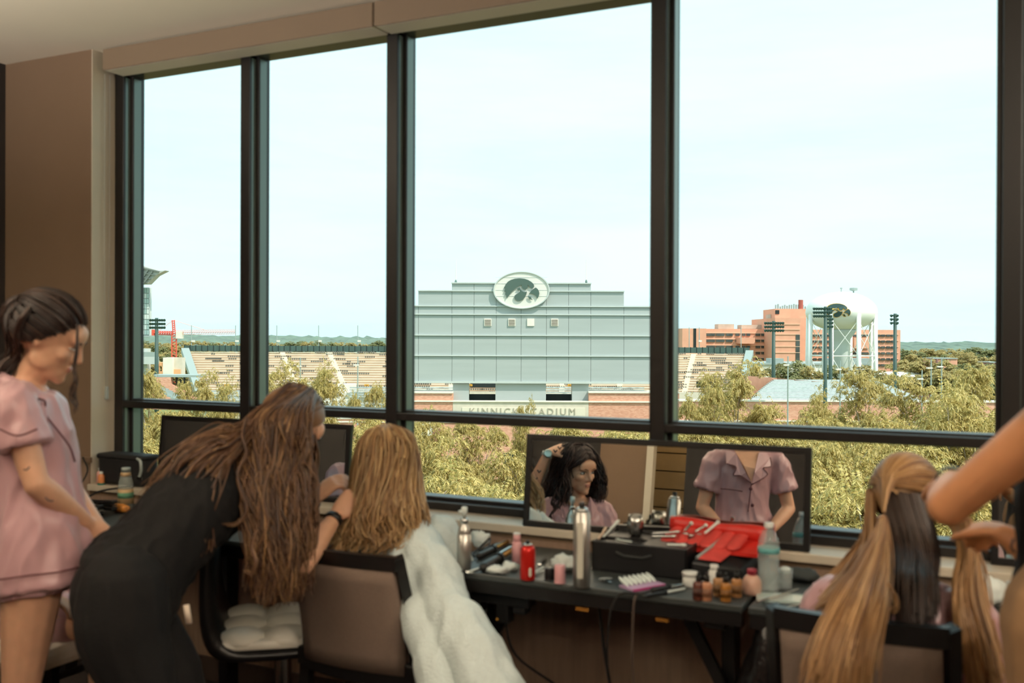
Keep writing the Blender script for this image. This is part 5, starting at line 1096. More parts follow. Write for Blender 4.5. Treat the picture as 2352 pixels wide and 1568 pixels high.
def cap_(mb, c, f, u, s=1., k=1.07, low=-.02, back=.0):
    """hair shell over crown, sides and back of the skull"""
    f, u, r = axes(f, u); cc = c + (f * -.016 + u * .032) * s; n = 24; R = []
    for j in range(11):
        th = math.radians(2 + j * 13.2); ring = []
        for i in range(n):
            ph = 2 * math.pi * i / n; fr = math.cos(ph); lim = math.radians(58 + 77 * (1 - fr) / 2 + 20 * (1 - abs(fr))); t2 = min(th, lim)
            ring.append(cc + (r * math.sin(ph) * math.sin(t2) * .077 + f * fr * math.sin(t2) * .097 + u * math.cos(t2) * .091) * k * s)
        R.append(ring)
    return mb.rings(R)
def scalp(c, f, u, s, az, el, k=1.08):
    """point on the hair shell: az 0 = front, 90 = wearer's right; el 90 = crown"""
    f, u, r = axes(f, u); a, e = math.radians(az), math.radians(el); cc = c + (f * -.016 + u * .032) * s
    return cc + (r * math.sin(a) * math.cos(e) * .077 + f * math.cos(a) * math.cos(e) * .097 + u * math.sin(e) * .091) * k * s

def person(label, J, s=1., fat=1., skin=m_skin, legs=True, feet=True, hands=None, hd=None, vox=.006, root=None):
    o = thing('person', label, 'person', root or V(J['pelvis'].x, J['pelvis'].y, 0)); mb = MB(); torso(mb, J, s, fat)
    limb(mb, [J['chest'].lerp(J['neck'], .75), J['neck'], J['head'] - J['hu'] * .03], [.05 * s, .047 * s, .046 * s])
    for q in 'RL':
        limb(mb, [J['neck'].lerp(J['sh' + q], .25) - V(0, 0, .01), J['sh' + q]], [.05 * s, .048 * s])
        arm(mb, J['sh' + q], J['el' + q], J['wr' + q], s)
        if legs:
            leg(mb, J['hip' + q], J['kn' + q], J['an' + q], s)
            if feet: foot(mb, J['an' + q], J['ff'], s)
    head(mb, J['head'], J['hf'], J['hu'], s)
    for h in (hands or []): hand(mb, *h[:3], s=s, **h[3])
    b = body('body', mb, skin, o, vox); return o, b
def shirt(o, J, s=1., fat=1.1, hem=.10, sleeve=.62, m=None, name='pyjama_shirt', loose=0., vox=.007, sl_r=.062, hemw=1.0, folds=.009):
    """loose short-sleeved top over the torso"""
    mb = MB(); hs = (J['hipR'] - J['hipL']).normalized(); ss = (J['shR'] - J['shL']).normalized(); up = (J['neck'] - J['pelvis']).normalized()
    fh = up.cross(hs).normalized() * -1; fs = up.cross(ss).normalized() * -1; pv, ck, nk = J['pelvis'], J['chest'], J['neck']; k = s * fat; wst = pv.lerp(ck, .5)
    eloft(mb, [(pv - up * hem * s, hs * .185 * k * hemw, fh * .140 * k * hemw), (pv + up * .02 * s, hs * .176 * k, fh * .132 * k), (wst, (hs + ss).normalized() * .146 * k, (fh + fs).normalized() * .116 * k), (ck, ss * .155 * k, fs * .122 * k), (ck.lerp(nk, .62), ss * .158 * k, fs * .098 * k), (nk - up * .015, ss * .080 * k, fs * .064 * k)], 22)
    for q in 'RL':
        a, b = J['sh' + q], J['el' + q]; d = (b - a)
        mb.tube(catmull([nk.lerp(a, .35) - up * .02, a, a + d * sleeve * .5, a + d * sleeve], 16), [v.x for v in catmull([V(r, 0, 0) for r in (.052 * s, .058 * s, sl_r * s * .98, (sl_r + .006) * s)], 16)], 16)
    return body(name, mb, m or m_satin, o, vox, 4, folds=folds)
def piping(o, pts, r=.003, name='piping', m=None): piece(name, MB().tube(catmull(pts, 20), r, 6), m or m_pipe, o)
ZK[0] = 1.05
# ---- standing woman in pink satin, profile, at the left
f_ = (R0 * .93 + F0 * .2 - V(0, 0, .42)).normalized()
J = dict(pelvis=P(92, 1245, 2.87), chest=P(62, 1000, 2.87), neck=P(58, 892, 2.87), head=P(112, 776, 2.86), hf=f_, hu=V(0, 0, 1) + R0 * .3,
         shR=P(30, 930, 2.72), elR=P(84, 1112, 2.70), wrR=P(204, 1206, 2.88), shL=P(72, 926, 3.03), elL=P(140, 1100, 3.08), wrL=P(222, 1205, 2.9),
         hipR=P(80, 1300, 2.79), hipL=P(88, 1300, 2.95), ff=R0)
for q, dx in (('R', -12), ('L', -16)):
    h_ = J['hip' + q]; J['kn' + q] = V(h_.x, h_.y, .47) + R0 * (dx * .002 - .015); J['an' + q] = V(h_.x, h_.y, .08) + R0 * (dx * .002 - .05)
Jl = J
oA, bA = person('standing woman in pink satin pyjamas with a dark updo at the left', J, 1.04, hands=[(J['wrR'], R0 * .6 - V(0, 0, .75) + F0 * .25, -F0 + R0 * .3, dict(curl=.35, thumb=1)), (J['wrL'], R0 * .5 - V(0, 0, .8) - F0 * .2, F0, dict(curl=.35, thumb=-1))], vox=.006)
face_parts(J['head'], J['hf'], J['hu'], oA, 1.04, closed=True)
shirt(oA, J, 1.04, 1.06, hem=.135, sleeve=.52, sl_r=.064, hemw=1.05)
mb = MB()
for q in 'RL': limb(mb, [J['hip' + q] + V(0, 0, .06), J['hip' + q] - V(0, 0, .07), J['hip' + q].lerp(J['kn' + q], .08)], [.10, .105, .105])
sh_ = body('pyjama_shorts', mb, m_satin, oA, .007, 4)
# collar, lapel piping, cuffs
nk = J['neck']; up = V(0, 0, 1)
col = MB(); cpts = [nk + F0 * .055 - R0 * .045 + up * .035, nk - R0 * .066 + up * .042, nk - F0 * .062 - R0 * .03 + up * .036, nk - F0 * .075 + R0 * .03 + up * .012, nk - F0 * .045 + R0 * .085 - up * .03]
col.rings([[p + up * .012, p + up * .012 + (p - nk).normalized() * .008, p - up * .035 + (p - nk).normalized() * .034, p - up * .035 + (p - nk).normalized() * .024] for p in catmull(cpts, 14)])
piece('collar', col, m_satin, oA)
piping(oA, [P(38, 892, 2.71), P(62, 925, 2.70), P(80, 965, 2.71), P(82, 1010, 2.72)]); piping(oA, [P(88, 915, 2.74), P(104, 922, 2.76), P(104, 950, 2.76), P(130, 985, 2.77), P(160, 1025, 2.79), P(172, 1060, 2.80)])
piping(oA, [P(-2, 985, 2.62), P(40, 1000, 2.60), P(86, 985, 2.63)], .0028); piping(oA, [P(-10, 1332, 2.67), P(60, 1322, 2.66), P(140, 1312, 2.69), P(190, 1300, 2.76)], .0028)
# dark updo with curls round the face
m_hA = hairmat('dark_brown_hair', [(34, 22, 19), (58, 38, 30), (44, 29, 24), (24, 16, 15), (78, 52, 38)])
hc, hf, hu = J['head'], J['hf'], J['hu']; mb = MB(); cap_(mb, hc, hf, hu, 1.04, 1.08); S_ = lambda az, el, k=1.12: scalp(hc, hf, hu, 1.04, az, el, k)
bun = P(54, 724, 2.88); mb.ell(bun, R0 * .054, F0 * .055, V(0, 0, .052), 14, 10)
for k in range(90):
    rg = random.Random(k); a_ = rg.uniform(0, 6.28); e_ = rg.uniform(-1., 1.); p0 = bun + R0 * math.cos(a_) * .056 + F0 * math.sin(a_) * .056; pts = [bun + (R0 * math.cos(a_ + t2) * math.cos(e_ + t2 * .4) + F0 * math.sin(a_ + t2) * math.cos(e_ + t2 * .4) + V(0, 0, math.sin(e_ + t2 * .4)) * .95) * .064 for t2 in [i * .22 for i in range(9)]]
    mb.tube(pts, [.004] * 8 + [.002], 4)
HL = [(0, 33)] + [(sg * az, el) for sg in (-1, 1) for az, el in ((20, 29), (40, 19), (55, 8), (68, -4), (80, -15), (92, -26), (105, -31), (125, -37), (150, -42))] + [(180, -45)]
over(mb, hc, hf, hu, 1.04, HL, (182, 16), 560, 1.10, .0036, .05, 14, 41, end=bun, lift=.06); over(mb, hc, hf, hu, 1.04, [(az, el) for az in range(-150, 151, 15) for el in (45, 65, 80)], (182, 16), 280, 1.11, .0036, .12, 11, 51, end=bun, lift=.06)
for az0 in (115, 140, 165, 190, 215): locks(mb, [[S_(az0, 20), S_(az0, -10, 1.15), P(36 - (az0 - 160) * .1, 820, 2.84), P(14, 850, 2.83), P(2, 880, 2.82)]], 14, .012, .004, (.008, 9), 14, rs=az0)
for pts, n_ in (([P(178, 745, 2.78), P(176, 800, 2.76), P(170, 848, 2.755), P(174, 880, 2.75), P(164, 905, 2.75), P(175, 930, 2.75), P(166, 952, 2.75)], 12),):
    locks(mb, [pts], n_, .003, .0022, (.006, 12), 20, rs=n_, curl=.5)
piece('hair', mb, m_hA, oA)
for (a_, b_, w_) in (((55, 1078, 2.61), (68, 1072, 2.61), 0), ((104, 1142, 2.63), (122, 1150, 2.64), 0)):
    piece('tattoo', MB().tube([P(*a_), P((a_[0] + b_[0]) / 2, (a_[1] + b_[1]) / 2 + 4, a_[2] - .003), P(*b_)], .0022, 5), mat('tattoo_ink', (70, 66, 72), .6), oA)

ZK[0] = 1.0
# ---- bending stylist in black
hu_ = (F0 * .1 + V(0, 0, .8) + R0 * .45); hf_ = (R0 * .72 + F0 * .35 - V(0, 0, .55))
J = dict(pelvis=P(285, 1345, 2.93), chest=P(470, 1140, 3.10), neck=P(582, 1042, 3.24), head=P(668, 982, 3.40), hf=hf_, hu=hu_,
         shR=P(548, 1130, 3.12), elR=P(690, 1300, 3.13), wrR=P(772, 1184, 3.33), shL=P(590, 1090, 3.40), elL=P(668, 1240, 3.56), wrL=P(722, 1146, 3.48),
         hipR=P(285, 1390, 2.83), hipL=P(310, 1380, 3.02), ff=R0)
for q, dx in (('R', 0.02), ('L', .09)):
    h_ = J['hip' + q]; J['kn' + q] = V(h_.x, h_.y, .42) + R0 * (dx + .04); J['an' + q] = V(h_.x, h_.y, .07) + R0 * (dx - .04)
oB, bB = person('stylist in black bending over with long wavy brown hair', J, 1.06, hands=[(J['wrR'], P(838, 1118, 3.40) - J['wrR'], -F0 + R0 * .1 + V(0, 0, .35), dict(curl=[.75, .85, .95, 1.0], thumb=1)), (J['wrL'], P(792, 1086, 3.50) - J['wrL'], V(0, 0, 1) - F0 * .4, dict(curl=[.45, .6, .75, .9], thumb=-1))], vox=.006)
face_parts(J['head'], J['hf'], J['hu'], oB, 1.07)
shirt(oB, J, 1.06, 1.08, hem=.02, hemw=.86, sleeve=.6, m=m_bkt, name='black_tee')
mb = MB()
for q in 'RL': limb(mb, [J['hip' + q] + V(0, 0, .05), J['hip' + q] - V(0, 0, .08), J['kn' + q], J['an' + q] + V(0, 0, .03)], [.125, .13, .085, .075])
mb.ell(J['pelvis'] + R0 * .01 - V(0, 0, .02), R0 * .155, F0 * .185, V(0, 0, .16), 18, 12); body('black_trousers', mb, m_bkt, oB, .008, 5)
piece('name_tag', MB().obox(P(431, 1410, 2.76), R0 * .008 + V(0, 0, .001), F0 * .002, V(0, 0, .026) - R0 * .004), mat('paper_tag', (214, 198, 180), .6), oB)
for q, r_ in (('R', .030), ('L', .029)):
    w_ = J['wr' + q]; d_ = (w_ - J['el' + q]).normalized(); a_ = d_.orthogonal().normalized(); b2 = d_.cross(a_); c2 = w_ - d_ * .022
    piece('wristband', MB().rings([[c2 + d_ * h + (a_ * math.cos(t2) + b2 * math.sin(t2)) * r for (h, r) in ((-.012, .027), (.012, .0262), (.012, r_), (-.012, r_ + .001))] for t2 in [2 * math.pi * k / 20 for k in range(20)]], closed=True), m_blkp, oB)
    if q == 'L': piece('watch_case', MB().obox(c2 + V(0, 0, .033), R0 * .013, F0 * .015, V(0, 0, .004)), m_chrome, oB)
m_hB = hairmat('wavy_brown_hair', [(70, 46, 34), (104, 72, 50), (86, 58, 42), (134, 98, 66), (60, 40, 31), (170, 130, 86)])
hc, hf, hu = J['head'], J['hf'], J['hu']; mb = MB(); cap_(mb, hc, hf, hu, 1.07, 1.10); S_ = lambda az, el, k=1.13: scalp(hc, hf, hu, 1.07, az, el, k)
def G_(*l): return [P(*p) for p in l]
near_g = [[S_(172, 66)] + G_((575, 955, 3.23), (556, 1010, 3.17), (556, 1090, 3.09), (572, 1230, 3.03), (580, 1345, 3.03)), [S_(150, 72)] + G_((590, 960, 3.20), (580, 1030, 3.14), (580, 1130, 3.05), (598, 1260, 3.02), (600, 1372, 3.02)), [S_(120, 78)] + G_((622, 960, 3.17), (612, 1040, 3.12), (604, 1150, 3.07), (628, 1270, 3.04), (632, 1378, 3.04)), [S_(100, 84)] + G_((655, 955, 3.17), (650, 1040, 3.14), (640, 1150, 3.10), (662, 1270, 3.07), (664, 1375, 3.07)), [S_(85, 80)] + G_((690, 960, 3.20), (690, 1030, 3.18), (688, 1100, 3.16), (694, 1240, 3.12), (690, 1360, 3.12)), [S_(70, 74)] + G_((712, 950, 3.23), (706, 1010, 3.20), (700, 1060, 3.20), (716, 1130, 3.19), (706, 1230, 3.17), (708, 1340, 3.15))]
over(mb, hc, hf, hu, 1.07, [(az, 86) for az in range(0, 360, 30)], (95, 5), 160, 1.12, .0042, .2, 12, 42); over(mb, hc, hf, hu, 1.07, [(az, 84) for az in range(0, 360, 30)], (150, 20), 160, 1.12, .0042, .25, 12, 43)
locks(mb, near_g, 980, .011, .0034, (.017, 15), 22, rs=3, curl=.45)
far_g = [[S_(200, 75)] + G_((585, 960, 3.33), (590, 1060, 3.37), (610, 1200, 3.37), (620, 1330, 3.37)), [S_(250, 75)] + G_((650, 960, 3.41), (660, 1080, 3.42), (665, 1200, 3.39), (670, 1330, 3.37)), [S_(300, 70)] + G_((722, 965, 3.39), (722, 1040, 3.39), (722, 1120, 3.37), (705, 1250, 3.33))]
locks(mb, far_g, 180, .010, .0050, (.016, 14), 16, rs=4)
back_g = [[S_(180, 60)] + G_((556, 975, 3.18), (505, 978, 3.16), (430, 1020, 3.10), (360, 1080, 3.06), (318, 1130, 3.03)), [S_(172, 50)] + G_((548, 1000, 3.13), (490, 1010, 3.08), (420, 1060, 3.03), (372, 1130, 3.00), (352, 1190, 2.99)), [S_(165, 48)] + G_((545, 1020, 3.09), (490, 1050, 3.03), (440, 1110, 2.99), (415, 1190, 2.97), (408, 1250, 2.97)), [S_(160, 45)] + G_((550, 1030, 3.07), (520, 1080, 3.01), (500, 1150, 2.97), (490, 1230, 2.96), (500, 1300, 2.96))]
locks(mb, back_g, 150, .012, .0036, (.013, 14), 22, rs=5)
for pts in ((565, 960, 3.15), (556, 1000, 3.08), (566, 1040, 3.05), (545, 1085, 3.01), (552, 1125, 3.00), (566, 1165, 2.99), (548, 1200, 2.98), (510, 1206, 2.98)), ((636, 980, 3.12), (630, 1060, 3.06), (612, 1100, 3.03), (606, 1150, 3.01), (616, 1200, 3.00), (596, 1250, 2.99), (584, 1290, 2.99), (592, 1330, 2.99)), ((590, 1220, 2.98), (578, 1255, 2.97), (588, 1290, 2.96), (576, 1320, 2.96), (560, 1310, 2.96)):
    locks(mb, [G_(*pts)], 16, .003, .0028, (.002, 6), 26, rs=len(pts))
piece('hair', mb, m_hB, oB)

KC = 1.09
B0_ = V(-1.76, 2.69, .53); T0_ = V(-.158, .242, -.087)
def kz(p): return B0_ + (p - B0_) * KC + T0_      # a slightly larger figure, shifted toward the window
def unk(p): return B0_ + (p - B0_ - T0_) / KC
# ---- blonde woman in a white robe, seen from behind
ZK[0] = KC; hc = P(884, 1072, 3.22)
J = dict(pelvis=V(-1.76, 2.68, .53), chest=V(-1.76, 2.69, .78), neck=V(-1.765, 2.70, .925), head=hc, hf=F0 * .85 - R0 * .35 - V(0, 0, .1), hu=V(0, 0, 1),
         shR=V(-1.60, 2.71, .885), elR=V(-1.53, 2.74, .66), wrR=V(-1.66, 2.76, .60), shL=V(-1.93, 2.71, .885), elL=V(-1.98, 2.80, .64), wrL=V(-1.80, 2.78, .60),
         hipR=V(-1.67, 2.70, .52), hipL=V(-1.85, 2.70, .52), knR=V(-1.66, 2.93, .51), knL=V(-1.80, 2.98, .51), anR=V(-1.66, 2.93, .08), anL=V(-1.80, 2.98, .08), ff=V(.6, .6, 0))
for q_ in list(J):
    if q_ not in ('hf', 'hu', 'ff', 'head') and q_[:2] not in ('kn', 'an'): J[q_] = kz(J[q_])
for q_ in ('pelvis', 'hipR', 'hipL'): J[q_].z = .50
for q_ in 'RL': J['kn' + q_] = kz(J['kn' + q_]); J['kn' + q_].z = .49; J['kn' + q_].y = min(J['kn' + q_].y, 3.0); J['an' + q_] = V(J['kn' + q_].x, J['kn' + q_].y, .08)
oC, bC = person('blonde woman in a white robe sitting on the taupe chair', J, 1.05, hands=[(J['wrR'], V(-.1, .5, -.2), V(0, 0, 1), dict(curl=.4, thumb=-1)), (J['wrL'], V(.3, .5, -.2), V(0, 0, 1), dict(curl=.4, thumb=1))], vox=.008, root=V(-1.85, 2.9, 0))
mb = MB(); eloft(mb, [(V(-1.74, 2.70, .44), V(.20, 0, 0), V(0, .15, 0)), (V(-1.75, 2.69, .60), V(.17, 0, 0), V(0, .14, 0)), (V(-1.76, 2.69, .78), V(.165, 0, 0), V(0, .128, 0)), (V(-1.765, 2.70, .88), V(.15, 0, 0), V(0, .10, 0)), (V(-1.765, 2.70, .935), V(.075, 0, 0), V(0, .07, 0))], 22)
for q in 'RL': limb(mb, [unk(J['sh' + q]) - V(0, 0, .01), unk(J['sh' + q]).lerp(unk(J['el' + q]), .5), unk(J['el' + q]), unk(J['el' + q]).lerp(unk(J['wr' + q]), .75)], [.066, .072, .078, .085], 14)
limb(mb, [V(-1.70, 2.70, .55), V(-1.68, 2.75, .545), V(-1.66, 2.80, .52)], [.13, .12, .10]); limb(mb, [V(-1.82, 2.72, .55), V(-1.81, 2.77, .545), V(-1.80, 2.82, .53)], [.12, .11, .095])
mb.v = [kz(v) for v in mb.v]
for q in ([P(950, 1236, 3.08), P(1000, 1320, 2.96), P(1030, 1410, 2.86), P(1085, 1500, 2.74), P(1135, 1600, 2.68)], [P(940, 1270, 3.06), P(975, 1400, 2.92), P(1010, 1520, 2.78), P(1040, 1640, 2.70)], [P(1000, 1360, 2.94), P(1060, 1440, 2.80), P(1110, 1530, 2.72), P(1150, 1610, 2.68)]): limb(mb, q, [.07, .075, .075, .08, .085][:len(q)])
body('robe', mb, m_robe, oC, .007, 4, folds=.011, fs=(11, 11, 3.2))
m_hC = hairmat('honey_blonde_hair', [(150, 116, 78), (186, 150, 104), (204, 172, 124), (166, 128, 86), (120, 88, 58), (214, 186, 140)])
hf, hu = J['hf'], J['hu']; mb = MB(); cap_(mb, hc, hf, hu, 1.055, 1.10); S_ = lambda az, el, k=1.14: scalp(hc, hf, hu, 1.055, az, el, k)
crown = S_(170, 78); gs_ = []
for (az, x1, x2, x3, Z1, Z2) in ((70, 966, 972, 975, 3.16, 3.14), (95, 962, 968, 966, 3.10, 3.08), (120, 948, 955, 948, 3.05, 3.04), (145, 925, 930, 930, 3.02, 3.02), (170, 895, 895, 900, 3.01, 3.01), (195, 862, 858, 862, 3.03, 3.02), (220, 836, 822, 820, 3.06, 3.04), (250, 815, 800, 786, 3.12, 3.08), (275, 806, 796, 770, 3.2, 3.14)):
    gs_.append([crown.lerp(S_(az, 80), .6), S_(az, 50, 1.16), S_(az, 12, 1.2), P(x1, 1150, Z1), P(x2, 1205, Z2), P(x3, 1240, Z2), P(x3 - 12, 1262, Z2)])
over(mb, hc, hf, hu, 1.055, [(170, 82)], (185, -5), 90, 1.13, .0042, .3, 12, 44); over(mb, hc, hf, hu, 1.055, [(170, 82)], (120, 0), 90, 1.13, .0042, .3, 12, 45); over(mb, hc, hf, hu, 1.055, [(170, 82)], (240, 0), 90, 1.13, .0042, .3, 12, 46)
locks(mb, gs_, 900, .011, .0034, (.014, 14), 20, rs=9, curl=.5)
locks(mb, [G_((955, 1170, 3.12), (972, 1210, 3.08), (960, 1240, 3.06), (985, 1245, 3.05), (968, 1222, 3.04))], 10, .004, .003, (.004, 8), 20, rs=2)
locks(mb, [G_((800, 1180, 3.1), (786, 1240, 3.06), (775, 1290, 3.02), (765, 1330, 3.0))], 20, .008, .003, (.008, 10), 20, rs=6)
piece('hair', mb, m_hC, oC)

ZK[0] = 1.0
# ---- woman with a half-up ponytail at the right
hc = P(2082, 1160, 2.52)
J = dict(pelvis=V(-.25, 2.50, .53), chest=V(-.24, 2.53, .80), neck=V(-.235, 2.57, .92), head=hc, hf=V(.1, 1, -.1), hu=V(0, 0, 1), shR=V(-.075, 2.56, .85), elR=V(-.01, 2.62, .60), wrR=V(-.12, 2.80, .60), shL=V(-.385, 2.56, .85), elL=V(-.44, 2.62, .60), wrL=V(-.34, 2.80, .60),
         hipR=V(-.15, 2.52, .52), hipL=V(-.35, 2.52, .52), knR=V(-.12, 2.93, .52), knL=V(-.37, 2.93, .52), anR=V(-.12, 2.90, .08), anL=V(-.37, 2.90, .08), ff=V(0, 1, 0))
oD, bD = person('woman in pink satin with half tied long light brown hair, seen from behind', J, .93, hands=[(J['wrR'], V(-.5, .6, 0), V(0, 0, 1), dict(curl=.4, thumb=-1)), (J['wrL'], V(.5, .6, 0), V(0, 0, 1), dict(curl=.4, thumb=1))], vox=.007, root=V(-.25, 2.6, 0))
shirt(oD, J, .93, 1.0, hem=.02, sleeve=.6, sl_r=.066)
col = MB(); nk = J['neck']; col.rings([[nk + V(math.cos(t2) * .07, math.sin(t2) * .07, .02), nk + V(math.cos(t2) * .08, math.sin(t2) * .08, .025), nk + V(math.cos(t2) * .10, math.sin(t2) * .10, -.035), nk + V(math.cos(t2) * .09, math.sin(t2) * .09, -.035)] for t2 in [math.radians(a) for a in range(150, 400, 15)]]); piece('collar', col, m_satin, oD)
m_hD = hairmat('light_brown_hair', [(140, 100, 62), (176, 134, 88), (116, 80, 52), (196, 158, 112), (150, 108, 68)]); m_hDu = hairmat('dark_under_hair', [(44, 31, 26), (62, 44, 35), (36, 26, 22)])
hf, hu = J['hf'], J['hu']; mb = MB(); cap_(mb, hc, hf, hu, .97, 1.07); S_ = lambda az, el, k=1.14: scalp(hc, hf, hu, .97, az, el, k)
knot = P(2030, 1192, 2.37)
gs_ = [[S_(az, el), S_(lerp(az, 200, .45), el * .75 + 10), S_(lerp(az, 205, .8), max(18, el * .55)), knot] for az, el in ((150, 6), (120, 10), (90, 18), (70, 34), (50, 52), (10, 66), (-30, 60), (-60, 46), (-80, 30), (-95, 16), (-110, 6))]
over(mb, hc, hf, hu, .97, [(az, el) for az in range(-170, 171, 14) for el in (14, 35, 58, 76)], (202, 12), 760, 1.12, .0040, .10, 14, 47, end=knot)
mb.lathe(knot - R0 * .004, [(.010, -.008), (.012, 0), (.010, .008)], 12, ax=(R0 * .5 + V(0, 0, -1)))
pt_ = [[knot] + G_((2010, 1230, 2.33), (1972, 1300, 2.22), (1925, 1380, 2.10), (1880, 1470, 2.04), (1852, 1560, 2.02)), [knot] + G_((2018, 1240, 2.31), (1988, 1320, 2.20), (1950, 1410, 2.08), (1918, 1500, 2.03), (1895, 1610, 2.02)), [knot] + G_((2026, 1240, 2.30), (2008, 1320, 2.20), (1986, 1410, 2.08), (1962, 1500, 2.03), (1945, 1615, 2.02)), [knot] + G_((2034, 1240, 2.31), (2036, 1310, 2.22), (2024, 1390, 2.10), (2002, 1480, 2.05), (1985, 1590, 2.04))]
locks(mb, pt_, 800, .008, .0031, (.004, 6), 18, rs=13)
rt_ = [[S_(120, 0)] + G_((2205, 1240, 2.36), (2198, 1330, 2.24), (2205, 1430, 2.16), (2225, 1520, 2.14), (2235, 1620, 2.14)), G_((2222, 1195, 2.30), (2228, 1280, 2.26), (2222, 1380, 2.20), (2240, 1480, 2.16), (2265, 1580, 2.14)), G_((2226, 1192, 2.28), (2240, 1290, 2.26), (2250, 1400, 2.22), (2275, 1500, 2.18), (2300, 1590, 2.16)), [S_(80, 5)] + G_((2222, 1230, 2.5), (2250, 1320, 2.40), (2272, 1420, 2.34), (2290, 1540, 2.30))]
locks(mb, rt_, 460, .006, .0036, (.006, 8), 22, rs=14)
lf_ = [[S_(-110, 0)] + G_((1996, 1240, 2.42), (1965, 1310, 2.34), (1920, 1370, 2.32), (1885, 1400, 2.32)), [S_(-95, 0)] + G_((1992, 1225, 2.56), (1950, 1290, 2.56), (1905, 1345, 2.55), (1872, 1392, 2.54)), [S_(-125, -5)] + G_((2002, 1260, 2.38), (1985, 1330, 2.28), (1960, 1390, 2.26), (1930, 1430, 2.26))]
locks(mb, lf_, 420, .009, .0034, (.006, 9), 18, rs=15)
locks(mb, [G_((2040, 1340, 2.15), (2056, 1370, 2.14), (2058, 1395, 2.13), (2040, 1400, 2.13))], 10, .003, .0025, (.003, 8), 14, rs=3)
locks(mb, [G_((2210, 1160, 2.33), (2222, 1200, 2.29), (2226, 1240, 2.29))], 20, .004, .0035, (.002, 5), 10, rs=33)
piece('hair', mb, m_hD, oD)
mb = MB(); un = [[S_(az, 2, 1.08)] + G_((x, 1262, z1 - .06), (x + dx, 1330, z1 - .19), (x + dx, 1440, z1 - .26)) for az, x, dx, z1 in ((-150, 2052, 4, 2.40), (-170, 2080, 2, 2.38), (170, 2110, 0, 2.38), (150, 2135, -4, 2.40), (130, 2150, -6, 2.43))]
locks(mb, un, 300, .006, .0045, (.003, 6), 16, rs=17); piece('under_hair', mb, m_hDu, oD, label='dark lower layer of hair')

# ---- stylist at the right edge: both arms, black top, tan trousers
J = dict(pelvis=P(2500, 1520, 1.80), chest=P(2530, 1130, 1.74), neck=P(2600, 900, 1.70), head=P(2630, 730, 1.68), hf=-R0, hu=V(0, 0, 1), shL=P(2500, 905, 1.52), elL=P(2176, 1164, 1.72), wrL=P(2186, 1104, 1.96), shR=P(2500, 1000, 1.98), elR=P(2450, 1330, 1.96), wrR=P(2310, 1228, 2.05),
         hipR=P(2500, 1600, 1.9), hipL=P(2500, 1600, 1.7), ff=-R0)
for q in 'RL': h_ = J['hip' + q]; J['kn' + q] = V(h_.x, h_.y, .46); J['an' + q] = V(h_.x, h_.y, .08)
oE, bE = person('stylist reaching in from the right edge in a black top and tan trousers', J, 1., skin=m_skin2, hands=[(J['wrL'], P(2226, 1140, 2.12) - J['wrL'], V(0, 0, 1), dict(curl=.5, thumb=-1)), (J['wrR'], P(2232, 1192, 2.20) - J['wrR'], V(0, 0, .8) - F0 * .6, dict(curl=[.6, .7, .75, .8], thumb=-1))], vox=.0068)
shirt(oE, J, 1., 1.05, hem=.0, sleeve=.10, m=m_bkt, name='black_top')
mb = MB()
for q in 'RL': limb(mb, [J['hip' + q] + V(0, 0, .12), J['hip' + q] - V(0, 0, .08), J['kn' + q], J['an' + q]], [.14, .12, .085, .07])
mb.ell(J['pelvis'], R0 * .13, F0 * .18, V(0, 0, .13), 18, 12); body('tan_trousers', mb, m_jean, oE, .008, 4)
w_ = J['wrL']; d_ = (w_ - J['elL']).normalized(); a_ = d_.orthogonal().normalized(); b2 = d_.cross(a_); c2 = w_ - d_ * .01
piece('watch', MB().rings([[c2 + d_ * h + (a_ * math.cos(t2) + b2 * math.sin(t2)) * r for (h, r) in ((-.010, .0265), (.010, .0262), (.010, .030), (-.010, .030))] for t2 in [2 * math.pi * k / 20 for k in range(20)]], closed=True), m_blkp, oE)
piece('tattoo', MB().tube([P(2328, 1236, 1.985), P(2322, 1256, 1.985), P(2330, 1268, 1.985)], .0028, 5), mat('tattoo_ink', (0, 0, 0)), oE)
mb = MB(); cap_(mb, J['head'], J['hf'], J['hu'], 1., 1.1); locks(mb, [[scalp(J['head'], J['hf'], J['hu'], 1., az, 60), scalp(J['head'], J['hf'], J['hu'], 1., az, 0, 1.12), scalp(J['head'], J['hf'], J['hu'], 1., az, -40, 1.1) - V(0, 0, .08)] for az in (80, 120, 160, 200, 240, 280)], 160, .006, .004, (.004, 6), 12, rs=20); piece('hair', mb, m_hA, oE)

# ---- woman sitting at the far left behind the standing one: only her legs are in view
J = dict(pelvis=V(-3.06, 2.36, .56), chest=V(-3.13, 2.33, .84), neck=V(-3.15, 2.33, 1.00), head=V(-3.14, 2.34, 1.15), hf=V(.9, .3, -.1), hu=V(0, 0, 1), shR=V(-3.10, 2.17, .95), elR=V(-3.00, 2.13, .70), wrR=V(-2.82, 2.22, .66), shL=V(-3.19, 2.49, .95), elL=V(-3.10, 2.56, .70), wrL=V(-2.86, 2.46, .66),
         hipR=V(-3.03, 2.28, .545), hipL=V(-3.06, 2.46, .545), knR=V(-2.68, 2.36, .545), knL=V(-2.72, 2.54, .545), anR=V(-2.70, 2.38, .08), anL=V(-2.74, 2.56, .08), ff=V(.9, .3, 0))
oI, bI = person('seated woman in pink shorts mostly hidden behind the standing woman', J, .95, hands=[(J['wrR'], V(.5, .3, -.2), V(0, 0, 1), dict(curl=.4, thumb=1)), (J['wrL'], V(.5, -.1, -.2), V(0, 0, 1), dict(curl=.4, thumb=-1))], vox=.008, root=V(-3.00, 2.40, 0))
shirt(oI, J, .95, 1.05, hem=.02, sleeve=.55)
mb = MB()
for q in 'RL': limb(mb, [J['hip' + q] - V(.04, 0, 0), J['hip' + q].lerp(J['kn' + q], .5)], [.105, .10])
